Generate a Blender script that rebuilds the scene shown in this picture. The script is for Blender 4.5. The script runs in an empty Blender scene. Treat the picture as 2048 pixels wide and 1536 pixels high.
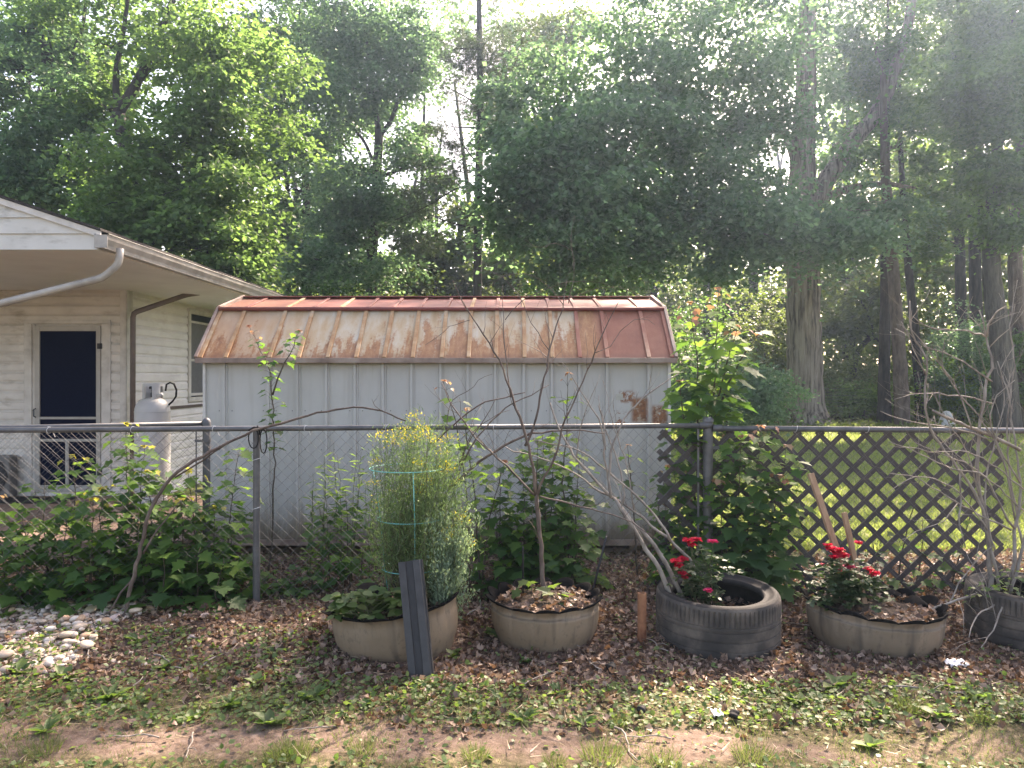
import bpy, bmesh, math, random
import numpy as np
from mathutils import Vector, Matrix

random.seed(7)
RNG = np.random.default_rng(7)
SC = bpy.context.scene
COL = SC.collection
F, CX, HY, EYE = 1500.0, 1024.0, 755.0, 1.6      # lens of the photograph: focal length in its pixels, horizon row, eye height


def W(px, py, Y):
    return Vector(((px - CX) / F * Y, Y, EYE - (py - HY) / F * Y))


def gz(x, y):
    s = np.sin
    return (0.012 * s(1.7 * x + .3) * s(1.3 * y) + 0.008 * s(4.1 * x + 1.3 * y) + 0.005 * s(9 * x - 7 * y)
            + 0.05 * np.exp(-((y - 5.0) / .55) ** 2) * (0.6 + 0.4 * s(2.3 * x)) * (np.abs(x) < 6))


# ------------------------------------------------------------------ object helpers
def origin(o):
    v = Vector((0, 0, 0))
    while o is not None:
        v = v + o.location
        o = o.parent
    return v


def tag(o, label=None, cat=None, group=None, kind=None):
    if label: o['label'] = label
    if cat: o['category'] = cat
    if group: o['group'] = group
    if kind: o['kind'] = kind
    return o


def empty(name, loc, label=None, cat=None, group=None):
    o = bpy.data.objects.new(name, None)
    o.empty_display_size = .1
    COL.objects.link(o)
    o.location = loc
    return tag(o, label, cat, group)


def link(name, me, mats, parent=None, smooth=False):
    o = bpy.data.objects.new(name, me)
    COL.objects.link(o)
    if parent is not None:
        o.parent = parent
        off = origin(parent)
        me.transform(Matrix.Translation(-off))
    for m in (mats if isinstance(mats, (list, tuple)) else [mats]):
        me.materials.append(m)
    if smooth:
        me.polygons.foreach_set('use_smooth', [True] * len(me.polygons))
    return o


def copy_tree(o, parent=None):
    c = o.copy()
    COL.objects.link(c)
    if parent is not None:
        c.parent = parent
    for ch in list(o.children):
        copy_tree(ch, c)
    return c


class MB:
    def __init__(self):
        self.v, self.f, self.m = [], [], []

    def add(self, vs, fs, mi=0):
        b = len(self.v)
        self.v.extend([tuple(p) for p in vs])
        for f in fs:
            self.f.append(tuple(i + b for i in f))
            self.m.append(mi)
        return self

    def box(self, a, b, mi=0, M=None):
        x0, y0, z0 = a; x1, y1, z1 = b
        vs = [Vector(p) for p in ((x0, y0, z0), (x1, y0, z0), (x1, y1, z0), (x0, y1, z0), (x0, y0, z1), (x1, y0, z1), (x1, y1, z1), (x0, y1, z1))]
        if M is not None:
            vs = [M @ p for p in vs]
        return self.add(vs, [(0, 3, 2, 1), (4, 5, 6, 7), (0, 1, 5, 4), (1, 2, 6, 5), (2, 3, 7, 6), (3, 0, 4, 7)], mi)

    def bar(self, p, q, w, d, up=(0, 0, 1), mi=0, ch=0.0):
        """box beam from p to q, w along side, d along up-ish"""
        p, q, up = Vector(p), Vector(q), Vector(up)
        t = (q - p).normalized()
        s = t.cross(up).normalized()
        n = s.cross(t)
        vs = []
        for c in (p, q):
            for a, b in ((-1, -1), (1, -1), (1, 1), (-1, 1)):
                vs.append(c + s * (a * w / 2) + n * (b * d / 2))
        return self.add(vs, [(0, 1, 2, 3), (7, 6, 5, 4), (0, 4, 5, 1), (1, 5, 6, 2), (2, 6, 7, 3), (3, 7, 4, 0)], mi)

    def tube(self, pts, r, n=8, mi=0, caps=True, closed=False):
        pts = [Vector(p) for p in pts]
        k = len(pts)
        if not hasattr(r, '__len__'):
            r = [r] * k
        t0 = (pts[1] - pts[0]).normalized()
        u = t0.orthogonal().normalized()
        vs = []
        pt = t0
        for i in range(k):
            if closed:
                t = (pts[(i + 1) % k] - pts[i - 1]).normalized()
            elif i == 0:
                t = t0
            elif i == k - 1:
                t = (pts[i] - pts[i - 1]).normalized()
            else:
                t = (pts[i + 1] - pts[i - 1])
                t = t.normalized() if t.length > 1e-9 else pt
            u = (u - t * u.dot(t))
            u = u.normalized() if u.length > 1e-6 else t.orthogonal().normalized()
            w = t.cross(u)
            pt = t
            for j in range(n):
                a = 2 * math.pi * j / n
                vs.append(pts[i] + (u * math.cos(a) + w * math.sin(a)) * r[i])
        fs = []
        for i in range(k if closed else k - 1):
            i2 = (i + 1) % k
            for j in range(n):
                j2 = (j + 1) % n
                fs.append((i * n + j, i * n + j2, i2 * n + j2, i2 * n + j))
        if caps and not closed:
            fs.append(tuple(range(n - 1, -1, -1)))
            fs.append(tuple((k - 1) * n + j for j in range(n)))
        return self.add(vs, fs, mi)

    def lathe(self, prof, c=(0, 0, 0), n=32, mi=0, rf=None, closed=False):
        """prof: list of (r, z); rf(theta, z, r) may modify the radius"""
        vs, fs = [], []
        k = len(prof)
        for j in range(n):
            a = 2 * math.pi * j / n
            for (r, z) in prof:
                rr, zz = rf(j, r, z) if rf else (r, z)
                vs.append((c[0] + rr * math.cos(a), c[1] + rr * math.sin(a), c[2] + zz))
        for j in range(n):
            j2 = (j + 1) % n
            for i in range(k if closed else k - 1):
                i2 = (i + 1) % k
                fs.append((j * k + i, j2 * k + i, j2 * k + i2, j * k + i2))
        return self.add(vs, fs, mi)

    def grid(self, fn, nu, nv, mi=0, wrap=False):
        vs = [fn(i, j) for i in range(nu) for j in range(nv)]
        fs = []
        for i in range(nu if wrap else nu - 1):
            i2 = (i + 1) % nu
            for j in range(nv - 1):
                fs.append((i * nv + j, i2 * nv + j, i2 * nv + j + 1, i * nv + j + 1))
        return self.add(vs, fs, mi)

    def build(self, name, mats, parent=None, smooth=False, bevel=0.0, angle=None):
        me = bpy.data.meshes.new(name)
        me.from_pydata(self.v, [], self.f)
        if any(self.m):
            me.polygons.foreach_set('material_index', self.m)
        me.update()
        o = link(name, me, mats, parent, smooth)
        if bevel:
            b = o.modifiers.new('bevel', 'BEVEL')
            b.width = bevel; b.segments = 2; b.limit_method = 'ANGLE'; b.angle_limit = math.radians(40)
        if angle:
            me.set_sharp_from_angle(angle=math.radians(angle))
        return o


# ------------------------------------------------------------------ leaf meshes (many small faces in one numpy pass)
def nrm(a):
    return a / np.maximum(np.linalg.norm(a, axis=1, keepdims=True), 1e-9)


def T_(vs, fs):
    return np.array(vs, float), fs


RHOMB = T_([(0, 0, 0), (-.34, .45, .05), (0, 1, -.04), (.34, .45, .05)], [(0, 3, 2), (0, 2, 1)])
OVAL = T_([(0, 0, 0), (-.24, .25, .05), (-.27, .6, .05), (0, 1, -.06), (.27, .6, .05), (.24, .25, .05), (0, .45, -.02)],
          [(0, 5, 4, 6), (6, 4, 3), (0, 6, 2, 1), (6, 3, 2)])
LANCE = T_([(0, 0, 0), (-.06, .3, .02), (-.05, .65, 0), (0, 1, -.14), (.05, .65, 0), (.06, .3, .02)], [(0, 5, 4, 3), (0, 3, 2, 1)])
BLADE = T_([(-.5, 0, 0), (.5, 0, 0), (.32, .55, .06), (-.32, .55, .06), (0, 1, .22)], [(0, 1, 2, 3), (3, 2, 4)])
_h = [(0, 0), (.10, -.05), (.42, .02), (.30, .16), (.62, .36), (.40, .42), (.34, .54), (.22, .50), (.20, .72), (.10, .74), (0, 1.0)]
_n = len(_h)
_mv = [(x, y, .09 * abs(x) - .10 * y * y) for x, y in _h] + [(-x, y, .09 * abs(x) - .10 * y * y) for x, y in _h[1:-1]]
_c = len(_mv)
_mv.append((0, .42, -.03))
L = [0] + list(range(_n, _n + len(_h) - 2)) + [_n - 1]
R = list(range(_n))
MAPLE = T_(_mv, [(_c, R[0], R[1], R[2], R[3]), (_c, R[3], R[4], R[5]), (_c, R[5], R[6], R[7]), (_c, R[7], R[8], R[9], R[10]),
                 (_c, L[3], L[2], L[1], L[0]), (_c, L[5], L[4], L[3]), (_c, L[7], L[6], L[5]), (_c, L[10], L[9], L[8], L[7])])
DRY = T_([(0, 0, 0), (-.3, .2, .18), (-.38, .55, .28), (0, .5, 0), (-.15, .95, .2), (.3, .2, .1), (.36, .6, .22), (.1, 1, .12), (-.5, .42, .34), (.5, .4, .3)],
         [(0, 3, 2, 8, 1), (3, 4, 2), (0, 5, 9, 6, 3), (3, 6, 7)])
NEEDLES = T_(*(lambda: (sum([[(math.cos(a) * -.02, 0, math.sin(a) * -.02), (math.cos(a) * .02, 0, math.sin(a) * .02),
                              (math.sin(a) * .55 * s, 1 - .45 * s, math.cos(a) * .55 * s)] for a, s in
                             [(i * 2.4, .25 + .75 * ((i * 7) % 10) / 10) for i in range(12)]], []),
                        [(3 * i, 3 * i + 1, 3 * i + 2) for i in range(12)]))())


def leaves(name, P, D, N, S, tmpl, mat, parent=None, wid=1.0):
    P, D, N = np.asarray(P, float), nrm(np.asarray(D, float)), np.asarray(N, float)
    k = len(P)
    S = np.broadcast_to(np.asarray(S, float), (k,))
    wid = np.broadcast_to(np.asarray(wid, float), (k,))
    B = nrm(np.cross(D, N))
    N = np.cross(B, D)
    tv, tf = tmpl
    tv = np.asarray(tv)
    V = (P[:, None, :] + S[:, None, None] * (tv[None, :, 0, None] * (B * wid[:, None])[:, None, :] + tv[None, :, 1, None] * D[:, None, :] + tv[None, :, 2, None] * N[:, None, :]))
    m = len(tv)
    fl = np.concatenate([np.array(f) for f in tf])
    ln = np.array([len(f) for f in tf])
    idx = (fl[None, :] + (np.arange(k) * m)[:, None]).ravel()
    lens = np.tile(ln, k)
    st = np.concatenate([[0], np.cumsum(lens)[:-1]])
    me = bpy.data.meshes.new(name)
    me.vertices.add(k * m)
    me.vertices.foreach_set('co', V.ravel())
    me.loops.add(len(idx))
    me.loops.foreach_set('vertex_index', idx.astype(np.int32))
    me.polygons.add(len(lens))
    me.polygons.foreach_set('loop_start', st.astype(np.int32))
    me.update(calc_edges=True)
    return link(name, me, mat, parent)


def rdir(k, up=0.0, rng=RNG):
    d = nrm(rng.normal(size=(k, 3)))
    d[:, 2] += up
    return nrm(d)


# ------------------------------------------------------------------ materials
MATS = {}


def nodes(name):
    m = bpy.data.materials.new(name)
    m.use_nodes = True
    nt = m.node_tree
    b = nt.nodes['Principled BSDF']
    MATS[name] = m
    return m, nt, b


def N_(nt, typ, **kw):
    n = nt.nodes.new(typ)
    for k, v in kw.items():
        if k in n.inputs:
            n.inputs[k].default_value = v
        else:
            setattr(n, k, v)
    return n


def ramp(nt, fac, stops):
    r = nt.nodes.new('ShaderNodeValToRGB')
    e = r.color_ramp.elements
    while len(e) < len(stops):
        e.new(.5)
    for el, (p, c) in zip(e, stops):
        el.position = p
        el.color = (*c, 1) if len(c) == 3 else c
    nt.links.new(fac, r.inputs[0])
    return r.outputs[0]


def coords(nt, scale=(1, 1, 1), which='Object'):
    t = nt.nodes.new('ShaderNodeTexCoord')
    mp = nt.nodes.new('ShaderNodeMapping')
    mp.inputs['Scale'].default_value = scale
    nt.links.new(t.outputs[which], mp.inputs[0])
    return mp.outputs[0]


def noise(nt, vec, scale, detail=6, rough=.6, dist=0.0):
    n = N_(nt, 'ShaderNodeTexNoise', Scale=scale, Detail=detail, Roughness=rough, Distortion=dist)
    nt.links.new(vec, n.inputs['Vector'])
    return n.outputs['Fac']


def math_(nt, op, a, b=None, c=None, clamp=False):
    n = nt.nodes.new('ShaderNodeMath')
    n.operation = op
    n.use_clamp = clamp
    for i, x in enumerate((a, b, c)):
        if x is None: continue
        if isinstance(x, (int, float)): n.inputs[i].default_value = x
        else: nt.links.new(x, n.inputs[i])
    return n.outputs[0]


def mix_(nt, fac, a, b, mode='MIX'):
    n = nt.nodes.new('ShaderNodeMix')
    n.data_type = 'RGBA'
    n.blend_type = mode
    for s, x in ((n.inputs[0], fac), (n.inputs[6], a), (n.inputs[7], b)):
        if isinstance(x, (int, float)): s.default_value = x
        elif isinstance(x, tuple): s.default_value = (*x, 1) if len(x) == 3 else x
        else: nt.links.new(x, s)
    return n.outputs[2]


def smooth_(nt, x, a, b):
    n = nt.nodes.new('ShaderNodeMapRange')
    n.interpolation_type = 'SMOOTHSTEP'
    nt.links.new(x, n.inputs[0])
    n.inputs[1].default_value = a
    n.inputs[2].default_value = b
    return n.outputs[0]


def bump(nt, b, h, strength, dist=.01):
    n = N_(nt, 'ShaderNodeBump', Strength=strength, Distance=dist)
    nt.links.new(h, n.inputs['Height'])
    nt.links.new(n.outputs[0], b.inputs['Normal'])


def basic(name, stops, scale=8, rough=.6, bmp=.3, stretch=(1, 1, 1), metal=0, spec=.4, bscale=None, dist=.004, detail=6):
    m, nt, b = nodes(name)
    v = coords(nt, stretch)
    f = noise(nt, v, scale, detail)
    k = len(stops)
    st = stops if isinstance(stops[0][0], (int, float)) and len(stops[0]) == 2 else [(.3 + .4 * i / max(1, k - 1), c) for i, c in enumerate(stops)]
    nt.links.new(ramp(nt, f, st), b.inputs['Base Color'])
    b.inputs['Roughness'].default_value = rough
    b.inputs['Metallic'].default_value = metal
    b.inputs['Specular IOR Level'].default_value = spec
    if bmp:
        bump(nt, b, noise(nt, v, bscale or scale * 4, 6), bmp, dist)
    return m


def leafmat(name, cols, trans=(.2, .34, .05), fac=.4, rough=.5, spec=.35, vary=True):
    m, nt, b = nodes(name)
    g = nt.nodes.new('ShaderNodeNewGeometry')
    k = len(cols)
    c = ramp(nt, g.outputs['Random Per Island'], [(i / max(1, k - 1), x) for i, x in enumerate(cols)])
    t = nt.nodes.new('ShaderNodeBsdfTranslucent')
    tc = mix_(nt, .5, c, trans)
    tc = mix_(nt, 1.0, tc, (1.5, 1.5, 1.3), 'MULTIPLY')
    nt.links.new(tc, t.inputs[0])
    nt.links.new(c, b.inputs['Base Color'])
    b.inputs['Roughness'].default_value = rough
    b.inputs['Specular IOR Level'].default_value = spec
    mx = nt.nodes.new('ShaderNodeMixShader')
    mx.inputs[0].default_value = fac
    nt.links.new(b.outputs[0], mx.inputs[1])
    nt.links.new(t.outputs[0], mx.inputs[2])
    nt.links.new(mx.outputs[0], nt.nodes['Material Output'].inputs[0])
    return m
SKY_STRENGTH, SUN, EXPOSURE, GLARE_HAZE, WB, TINT, ALOFT = 0.12, 5.0, 2.33, .0016, 8100, 19, .28
# ------------------------------------------------------------------ palette
basic('concrete_red', [(.16, .10, .075), (.24, .165, .125), (.30, .22, .17)], 3, .9, .5)
basic('galv', [(.075, .076, .08), (.115, .116, .12), (.16, .16, .162)], 9, .5, .15, metal=.3)
basic('galv_wire', [(.09, .09, .092), (.15, .15, .15)], 20, .7, 0, spec=.15)
basic('galv_dark', [(.07, .07, .075), (.12, .12, .125)], 14, .55, 0, metal=.3)
basic('white_trim', [(.42, .40, .37), (.56, .54, .51), (.64, .62, .59)], 6, .5, .08)
basic('door_paint', [(.36, .345, .32), (.44, .425, .395)], 9, .5, .1)
basic('gutter_paint', [(.24, .22, .20), (.36, .34, .31), (.44, .42, .39)], 5, .45, .1)
basic('gutter_brown', [(.10, .075, .07), (.15, .12, .11)], 8, .5, .1)
basic('soffit_paint', [(.68, .665, .65), (.78, .765, .75)], 2.5, .6, .05)
basic('shingle', [(.025, .022, .022), (.06, .055, .05)], 30, .95, .6)
basic('screen', [(.003, .006, .020), (.006, .010, .030)], 60, .8, .0, spec=.04)
basic('window_screen', [(.12, .12, .13), (.17, .17, .18)], 40, .5, .0)
basic('unit_grey', [(.13, .125, .12), (.20, .195, .185)], 8, .6, .1)
basic('navy', [(.006, .008, .018), (.012, .014, .03)], 20, .3, 0)
basic('black_plastic', [(.012, .012, .014), (.022, .022, .026)], 30, .5, .15)
basic('grey_plastic', [(.030, .030, .032), (.055, .054, .056)], 16, .55, .15)
basic('black_rubber', [(.012, .0115, .0115), (.030, .028, .027)], 18, .8, .35, spec=.25)
basic('tank_paint', [(.44, .45, .46), (.52, .53, .54)], 5, .45, .08)
basic('rust_pipe', [(.14, .05, .025), (.28, .12, .06), (.34, .17, .09)], 12, .85, .5)
basic('stake_wood', [(.22, .13, .075), (.33, .20, .12), (.40, .26, .16)], 6, .8, .3, stretch=(5, 5, .6))
basic('runner_wood', [(.16, .12, .09), (.30, .23, .17)], 4, .85, .3, stretch=(.5, 3, 3))
basic('lattice_plastic', [(.045, .038, .037), (.085, .072, .070)], 10, .6, .15)
basic('cage_wire', [(.08, .36, .33), (.14, .45, .42)], 10, .45, 0)
basic('rim_rubber', [(.006, .006, .006), (.014, .013, .013)], 18, .95, .4, spec=.08)
basic('soil', [(.03, .02, .015), (.075, .05, .035), (.12, .085, .06)], 22, .95, 1.0, dist=.02)
basic('litter_plastic', [(.55, .55, .56), (.7, .7, .7)], 9, .4, .3)
basic('paper', [(.6, .58, .52), (.75, .73, .68)], 20, .7, .3)
basic('fungus', [(.36, .24, .10), (.62, .50, .26), (.72, .62, .40)], 14, .7, .6, dist=.01)
basic('bark_grey', [(.045, .038, .034), (.10, .088, .078), (.15, .132, .118)], 5, .95, 1.0, stretch=(2.2, 2.2, .35), dist=.06, bscale=14)
basic('bark_big', [(.36, (.075, .058, .050)), (.47, (.24, .195, .168)), (.60, (.37, .315, .275))], 3.2, .95, 1.0, stretch=(3.4, 3.4, .30), dist=.14, bscale=5, detail=9)
basic('bark_dark', [(.022, .019, .018), (.05, .044, .04), (.08, .07, .063)], 5, .95, 1.0, stretch=(2, 2, .4), dist=.05, bscale=14)
basic('bark_pine', [(.075, .052, .044), (.14, .105, .09), (.19, .15, .13)], 5, .95, 1.0, stretch=(1.6, 1.6, .5), dist=.05, bscale=12)
basic('twig_grey', [(.12, .10, .088), (.24, .21, .18), (.33, .295, .26)], 14, .85, .4, stretch=(1, 1, .5))
basic('twig_brown', [(.055, .038, .032), (.12, .088, .072), (.20, .16, .13)], 14, .8, .4, stretch=(1, 1, .5))
basic('stem_green', [(.06, .08, .03), (.12, .12, .06)], 20, .6, 0)
basic('stem_dark', [(.04, .032, .024), (.09, .07, .05)], 20, .7, 0)
for i, c in enumerate([((.43, .375, .325), (.57, .51, .45)), ((.40, .31, .235), (.52, .42, .33)), ((.34, .21, .13), (.46, .32, .22)), ((.43, .31, .27), (.56, .44, .395)), ((.28, .24, .21), (.40, .36, .32))]):
    basic('rock_%d' % i, [c[0], c[1]], 14, .75, .35)

leafmat('leaf_sun', [(.026, .06, .022), (.052, .11, .034), (.085, .155, .050), (.13, .20, .075)], (.22, .38, .10), .48, spec=.3)
leafmat('leaf_mid', [(.020, .050, .024), (.038, .085, .034), (.065, .125, .046), (.12, .18, .075)], (.18, .36, .09), .45, spec=.35)
leafmat('leaf_blue', [(.026, .056, .038), (.052, .102, .062), (.092, .155, .092), (.17, .235, .15)], (.22, .42, .18), .5, rough=.38, spec=.5)  # greens lifted and spread wide to stand in for skylit leaves and veil
leafmat('leaf_oak', [(.03, .06, .02), (.05, .085, .024), (.085, .115, .035)], (.22, .32, .06), .45)
leafmat('leaf_pine', [(.03, .055, .03), (.05, .075, .04), (.075, .085, .05)], (.12, .2, .06), .25)
leafmat('leaf_far', [(.030, .055, .022), (.055, .085, .03), (.10, .125, .045)], (.24, .33, .08), .45)
leafmat('leaf_sapling', [(.022, .062, .022), (.032, .082, .026), (.05, .11, .03), (.075, .14, .035)], (.16, .34, .05), .42, rough=.55, spec=.25)
leafmat('leaf_lime', [(.055, .12, .03), (.085, .17, .038), (.13, .22, .05)], (.28, .46, .07), .5, rough=.6, spec=.15)
leafmat('leaf_young', [(.26, .11, .085), (.32, .18, .11), (.30, .23, .10)], (.45, .22, .12), .4)
leafmat('leaf_yellow', [(.32, .27, .05), (.38, .34, .07), (.28, .30, .06)], (.5, .48, .08), .5)
leafmat('leaf_lance', [(.05, .11, .035), (.08, .15, .045), (.13, .21, .06)], (.25, .40, .08), .45)
leafmat('fennel', [(.07, .13, .052), (.11, .18, .078), (.18, .25, .125)], (.22, .36, .12), .42)
leafmat('fennel_pale', [(.12, .19, .13), (.18, .26, .18), (.24, .32, .22)], (.25, .36, .18), .35)
leafmat('yellow_bloom', [(.50, .40, .035), (.62, .52, .06), (.55, .50, .12)], (.6, .5, .05), .4)
leafmat('rose_red', [(.36, .008, .024), (.52, .016, .045), (.66, .04, .10)], (.8, .03, .09), .35, spec=.2)
leafmat('rose_pink', [(.55, .03, .12), (.70, .06, .20)], (.8, .08, .22), .35, spec=.2)
leafmat('leaf_rose', [(.022, .05, .024), (.035, .07, .03), (.06, .09, .035)], (.12, .24, .05), .35, spec=.5)
leafmat('grass', [(.05, .085, .022), (.08, .12, .032), (.125, .15, .05), (.20, .18, .085)], (.20, .28, .07), .35)
leafmat('lawn', [(.12, .17, .05), (.18, .23, .07), (.26, .29, .12)], (.30, .38, .09), .42)
leafmat('weed', [(.035, .07, .024), (.06, .115, .034), (.10, .15, .045), (.17, .20, .08)], (.24, .40, .06), .4, spec=.4)
leafmat('leaf_litter', [(.035, .021, .016), (.085, .052, .039), (.16, .102, .076), (.25, .165, .122), (.37, .27, .205)], (.3, .16, .08), .15, spec=.25)
leafmat('straw', [(.30, .23, .14), (.40, .32, .21), (.20, .15, .10)], (.3, .25, .15), .2)


def siding_mat(name, c1, c2, dirt, amount):
    m, nt, b = nodes(name)
    v = coords(nt, (1, 1, 1))
    base = ramp(nt, noise(nt, v, 3, 5), [(.35, c1), (.65, c2)])
    d = smooth_(nt, noise(nt, coords(nt, (1.2, 1.2, 3)), 2.2, 8, .7), .5, .75)
    nt.links.new(mix_(nt, math_(nt, 'MULTIPLY', d, amount), base, dirt), b.inputs['Base Color'])
    b.inputs['Roughness'].default_value = .55
    bump(nt, b, noise(nt, coords(nt, (1, 1, 1)), 40, 3), .08, .002)


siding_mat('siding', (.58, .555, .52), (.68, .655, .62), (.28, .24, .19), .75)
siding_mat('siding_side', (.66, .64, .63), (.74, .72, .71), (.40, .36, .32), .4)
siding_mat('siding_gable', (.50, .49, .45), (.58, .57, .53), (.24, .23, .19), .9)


def shed_wall_mat():
    m, nt, b = nodes('shed_wall')
    v = coords(nt)
    sx = nt.nodes.new('ShaderNodeSeparateXYZ')
    nt.links.new(v, sx.inputs[0])
    x, z = sx.outputs[0], sx.outputs[2]
    base = ramp(nt, noise(nt, v, 2.2, 4), [(.3, (.40, .39, .365)), (.7, (.46, .45, .425))])
    st = smooth_(nt, noise(nt, coords(nt, (5, 5, .35)), 2.5, 7, .65), .5, .72)
    base = mix_(nt, math_(nt, 'MULTIPLY', st, .35), base, (.30, .275, .235))
    # splashed dirt along the foot of the wall
    n1 = noise(nt, coords(nt, (2.5, 2.5, .9)), 2.4, 8, .7)
    low = math_(nt, 'SUBTRACT', math_(nt, 'MULTIPLY', n1, .95), math_(nt, 'MULTIPLY', z, 1.15))
    dm = smooth_(nt, low, .02, .42)
    c = mix_(nt, math_(nt, 'MULTIPLY', dm, .75), base, (.22, .165, .105))
    dk = smooth_(nt, math_(nt, 'SUBTRACT', math_(nt, 'MULTIPLY', noise(nt, coords(nt, (6, 6, 1.5)), 3, 8, .75), .6), z), .08, .3)
    c = mix_(nt, math_(nt, 'MULTIPLY', dk, .7), c, (.09, .065, .045))
    # peeled patches near the right end
    def patch(x0, x1, z0, z1, sc, thr):
        a = math_(nt, 'MULTIPLY', smooth_(nt, x, x0 - .02, x0 + .03), smooth_(nt, x, x1 + .02, x1 - .03))
        bb = math_(nt, 'MULTIPLY', smooth_(nt, z, z0 - .02, z0 + .03), smooth_(nt, z, z1 + .02, z1 - .03))
        n = smooth_(nt, noise(nt, v, sc, 8, .7), thr, thr + .06)
        return math_(nt, 'MULTIPLY', math_(nt, 'MULTIPLY', a, bb), n)
    RX, R2 = 1.415, -.02
    for (x0, x1, z0, z1, thr) in ((-.34, -.19, 1.05, 1.28, .34), (-.45, -.31, 1.23, 1.34, .46), (-.16, -.01, 1.02, 1.21, .38), (-.50, -.38, 1.02, 1.16, .52),
                                  (-.17, -.10, 1.22, 1.34, .62), (-.30, -.05, .93, 1.04, .60), (-.30, -.20, 1.25, 1.36, .62)):
        p = patch(RX + x0, RX + x1, z0 - R2, z1 - R2, 20, thr)
        c = mix_(nt, p, c, ramp(nt, noise(nt, v, 30, 5), [(.3, (.13, .040, .018)), (.7, (.34, .15, .07))]))
    for (x0, x1, z0, z1) in ((-.36, -.18, 1.04, 1.27), (-.17, .0, 1.0, 1.21), (-.46, -.39, 1.26, 1.33)):
        p = patch(RX + x0, RX + x1, z0 - R2, z1 - R2, 9, .52)
        c = mix_(nt, math_(nt, 'MULTIPLY', p, .45), c, (.50, .47, .38))
    nt.links.new(c, b.inputs['Base Color'])
    b.inputs['Roughness'].default_value = .5
    bump(nt, b, noise(nt, coords(nt, (1, 1, .5)), 3.5, 3), .55, .02)


shed_wall_mat()


def roof_mat(name, solid):
    m, nt, b = nodes(name)
    v = coords(nt)
    sx = nt.nodes.new('ShaderNodeSeparateXYZ')
    nt.links.new(v, sx.inputs[0])
    x, z = sx.outputs[0], sx.outputs[2]
    if solid:
        c = ramp(nt, noise(nt, coords(nt, (1, 3, 3)), 3.5, 6, .65), [(.3, (.13, .028, .026)), (.55, (.20, .055, .045)), (.75, (.30, .12, .085))])
        tan = math_(nt, 'MULTIPLY', smooth_(nt, x, -1.5, -2.9), .55)
        c = mix_(nt, tan, c, (.33, .16, .09))
        rust = None
    else:
        base = ramp(nt, noise(nt, coords(nt, (3, 1, .8)), 3, 6), [(.25, (.31, .19, .085)), (.42, (.41, .295, .175)), (.6, (.45, .375, .275)), (.75, (.47, .435, .365))])
        tan = smooth_(nt, math_(nt, 'ADD', x, math_(nt, 'MULTIPLY', noise(nt, coords(nt, (1.5, 1, 2)), 2, 5), 1.6)), -.9, -2.1)
        c = mix_(nt, math_(nt, 'MULTIPLY', tan, .8), base, ramp(nt, noise(nt, coords(nt, (2.5, 1, 1.2)), 3, 6), [(.3, (.34, .17, .08)), (.7, (.44, .28, .165))]))
        streak = noise(nt, coords(nt, (7, 1, .55)), 1.6, 8, .62, .3)
        blot = noise(nt, coords(nt, (2.2, 1, 1.6)), 2.0, 7, .6, .6)
        h = math_(nt, 'SUBTRACT', 1.0, math_(nt, 'DIVIDE', math_(nt, 'SUBTRACT', z, 1.77), .48))
        s = math_(nt, 'ADD', math_(nt, 'ADD', math_(nt, 'MULTIPLY', streak, .85), math_(nt, 'MULTIPLY', blot, .55)), math_(nt, 'MULTIPLY', h, .34))
        s = math_(nt, 'ADD', s, math_(nt, 'MULTIPLY', smooth_(nt, x, .55, .85), 1.0))
        s = math_(nt, 'ADD', s, math_(nt, 'MULTIPLY', smooth_(nt, x, -2.3, 0.2), .13))
        s = math_(nt, 'ADD', s, math_(nt, 'MULTIPLY', math_(nt, 'SUBTRACT', noise(nt, coords(nt, (1, 1, .7)), 45, 6, .7), .5), .30))
        rust = smooth_(nt, s, .94, 1.05)
        rc = ramp(nt, noise(nt, coords(nt, (3, 1, 1.5)), 7, 9, .72), [(.3, (.17, .060, .024)), (.5, (.30, .128, .050)), (.7, (.41, .225, .105))])
        c = mix_(nt, math_(nt, 'MULTIPLY', rust, .88), c, rc)
        c = mix_(nt, math_(nt, 'MULTIPLY', smooth_(nt, x, .72, .86), .75), c, ramp(nt, noise(nt, v, 5, 6), [(.3, (.17, .042, .032)), (.7, (.27, .09, .06))]))
        e = smooth_(nt, h, .86, .98)
        c = mix_(nt, math_(nt, 'MULTIPLY', e, .4), c, (.12, .055, .035))
    nt.links.new(c, b.inputs['Base Color'])
    b.inputs['Roughness'].default_value = .5 if solid else .6
    b.inputs['Specular IOR Level'].default_value = .4
    bump(nt, b, noise(nt, coords(nt, (2, 2, 2)), 3, 4), .2, .012)


roof_mat('shed_roof', False)
roof_mat('shed_roof_top', True)
basic('roof_rib', [(.27, .125, .052), (.37, .22, .11), (.44, .33, .22)], 3.5, .6, .2, stretch=(1, 2, 2))
basic('roof_rib_red', [(.20, .055, .038), (.28, .11, .07), (.36, .22, .15)], 3, .6, .2)
basic('eave_metal', [(.15, .095, .075), (.25, .18, .145), (.34, .27, .225)], 5, .55, .2)


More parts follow.
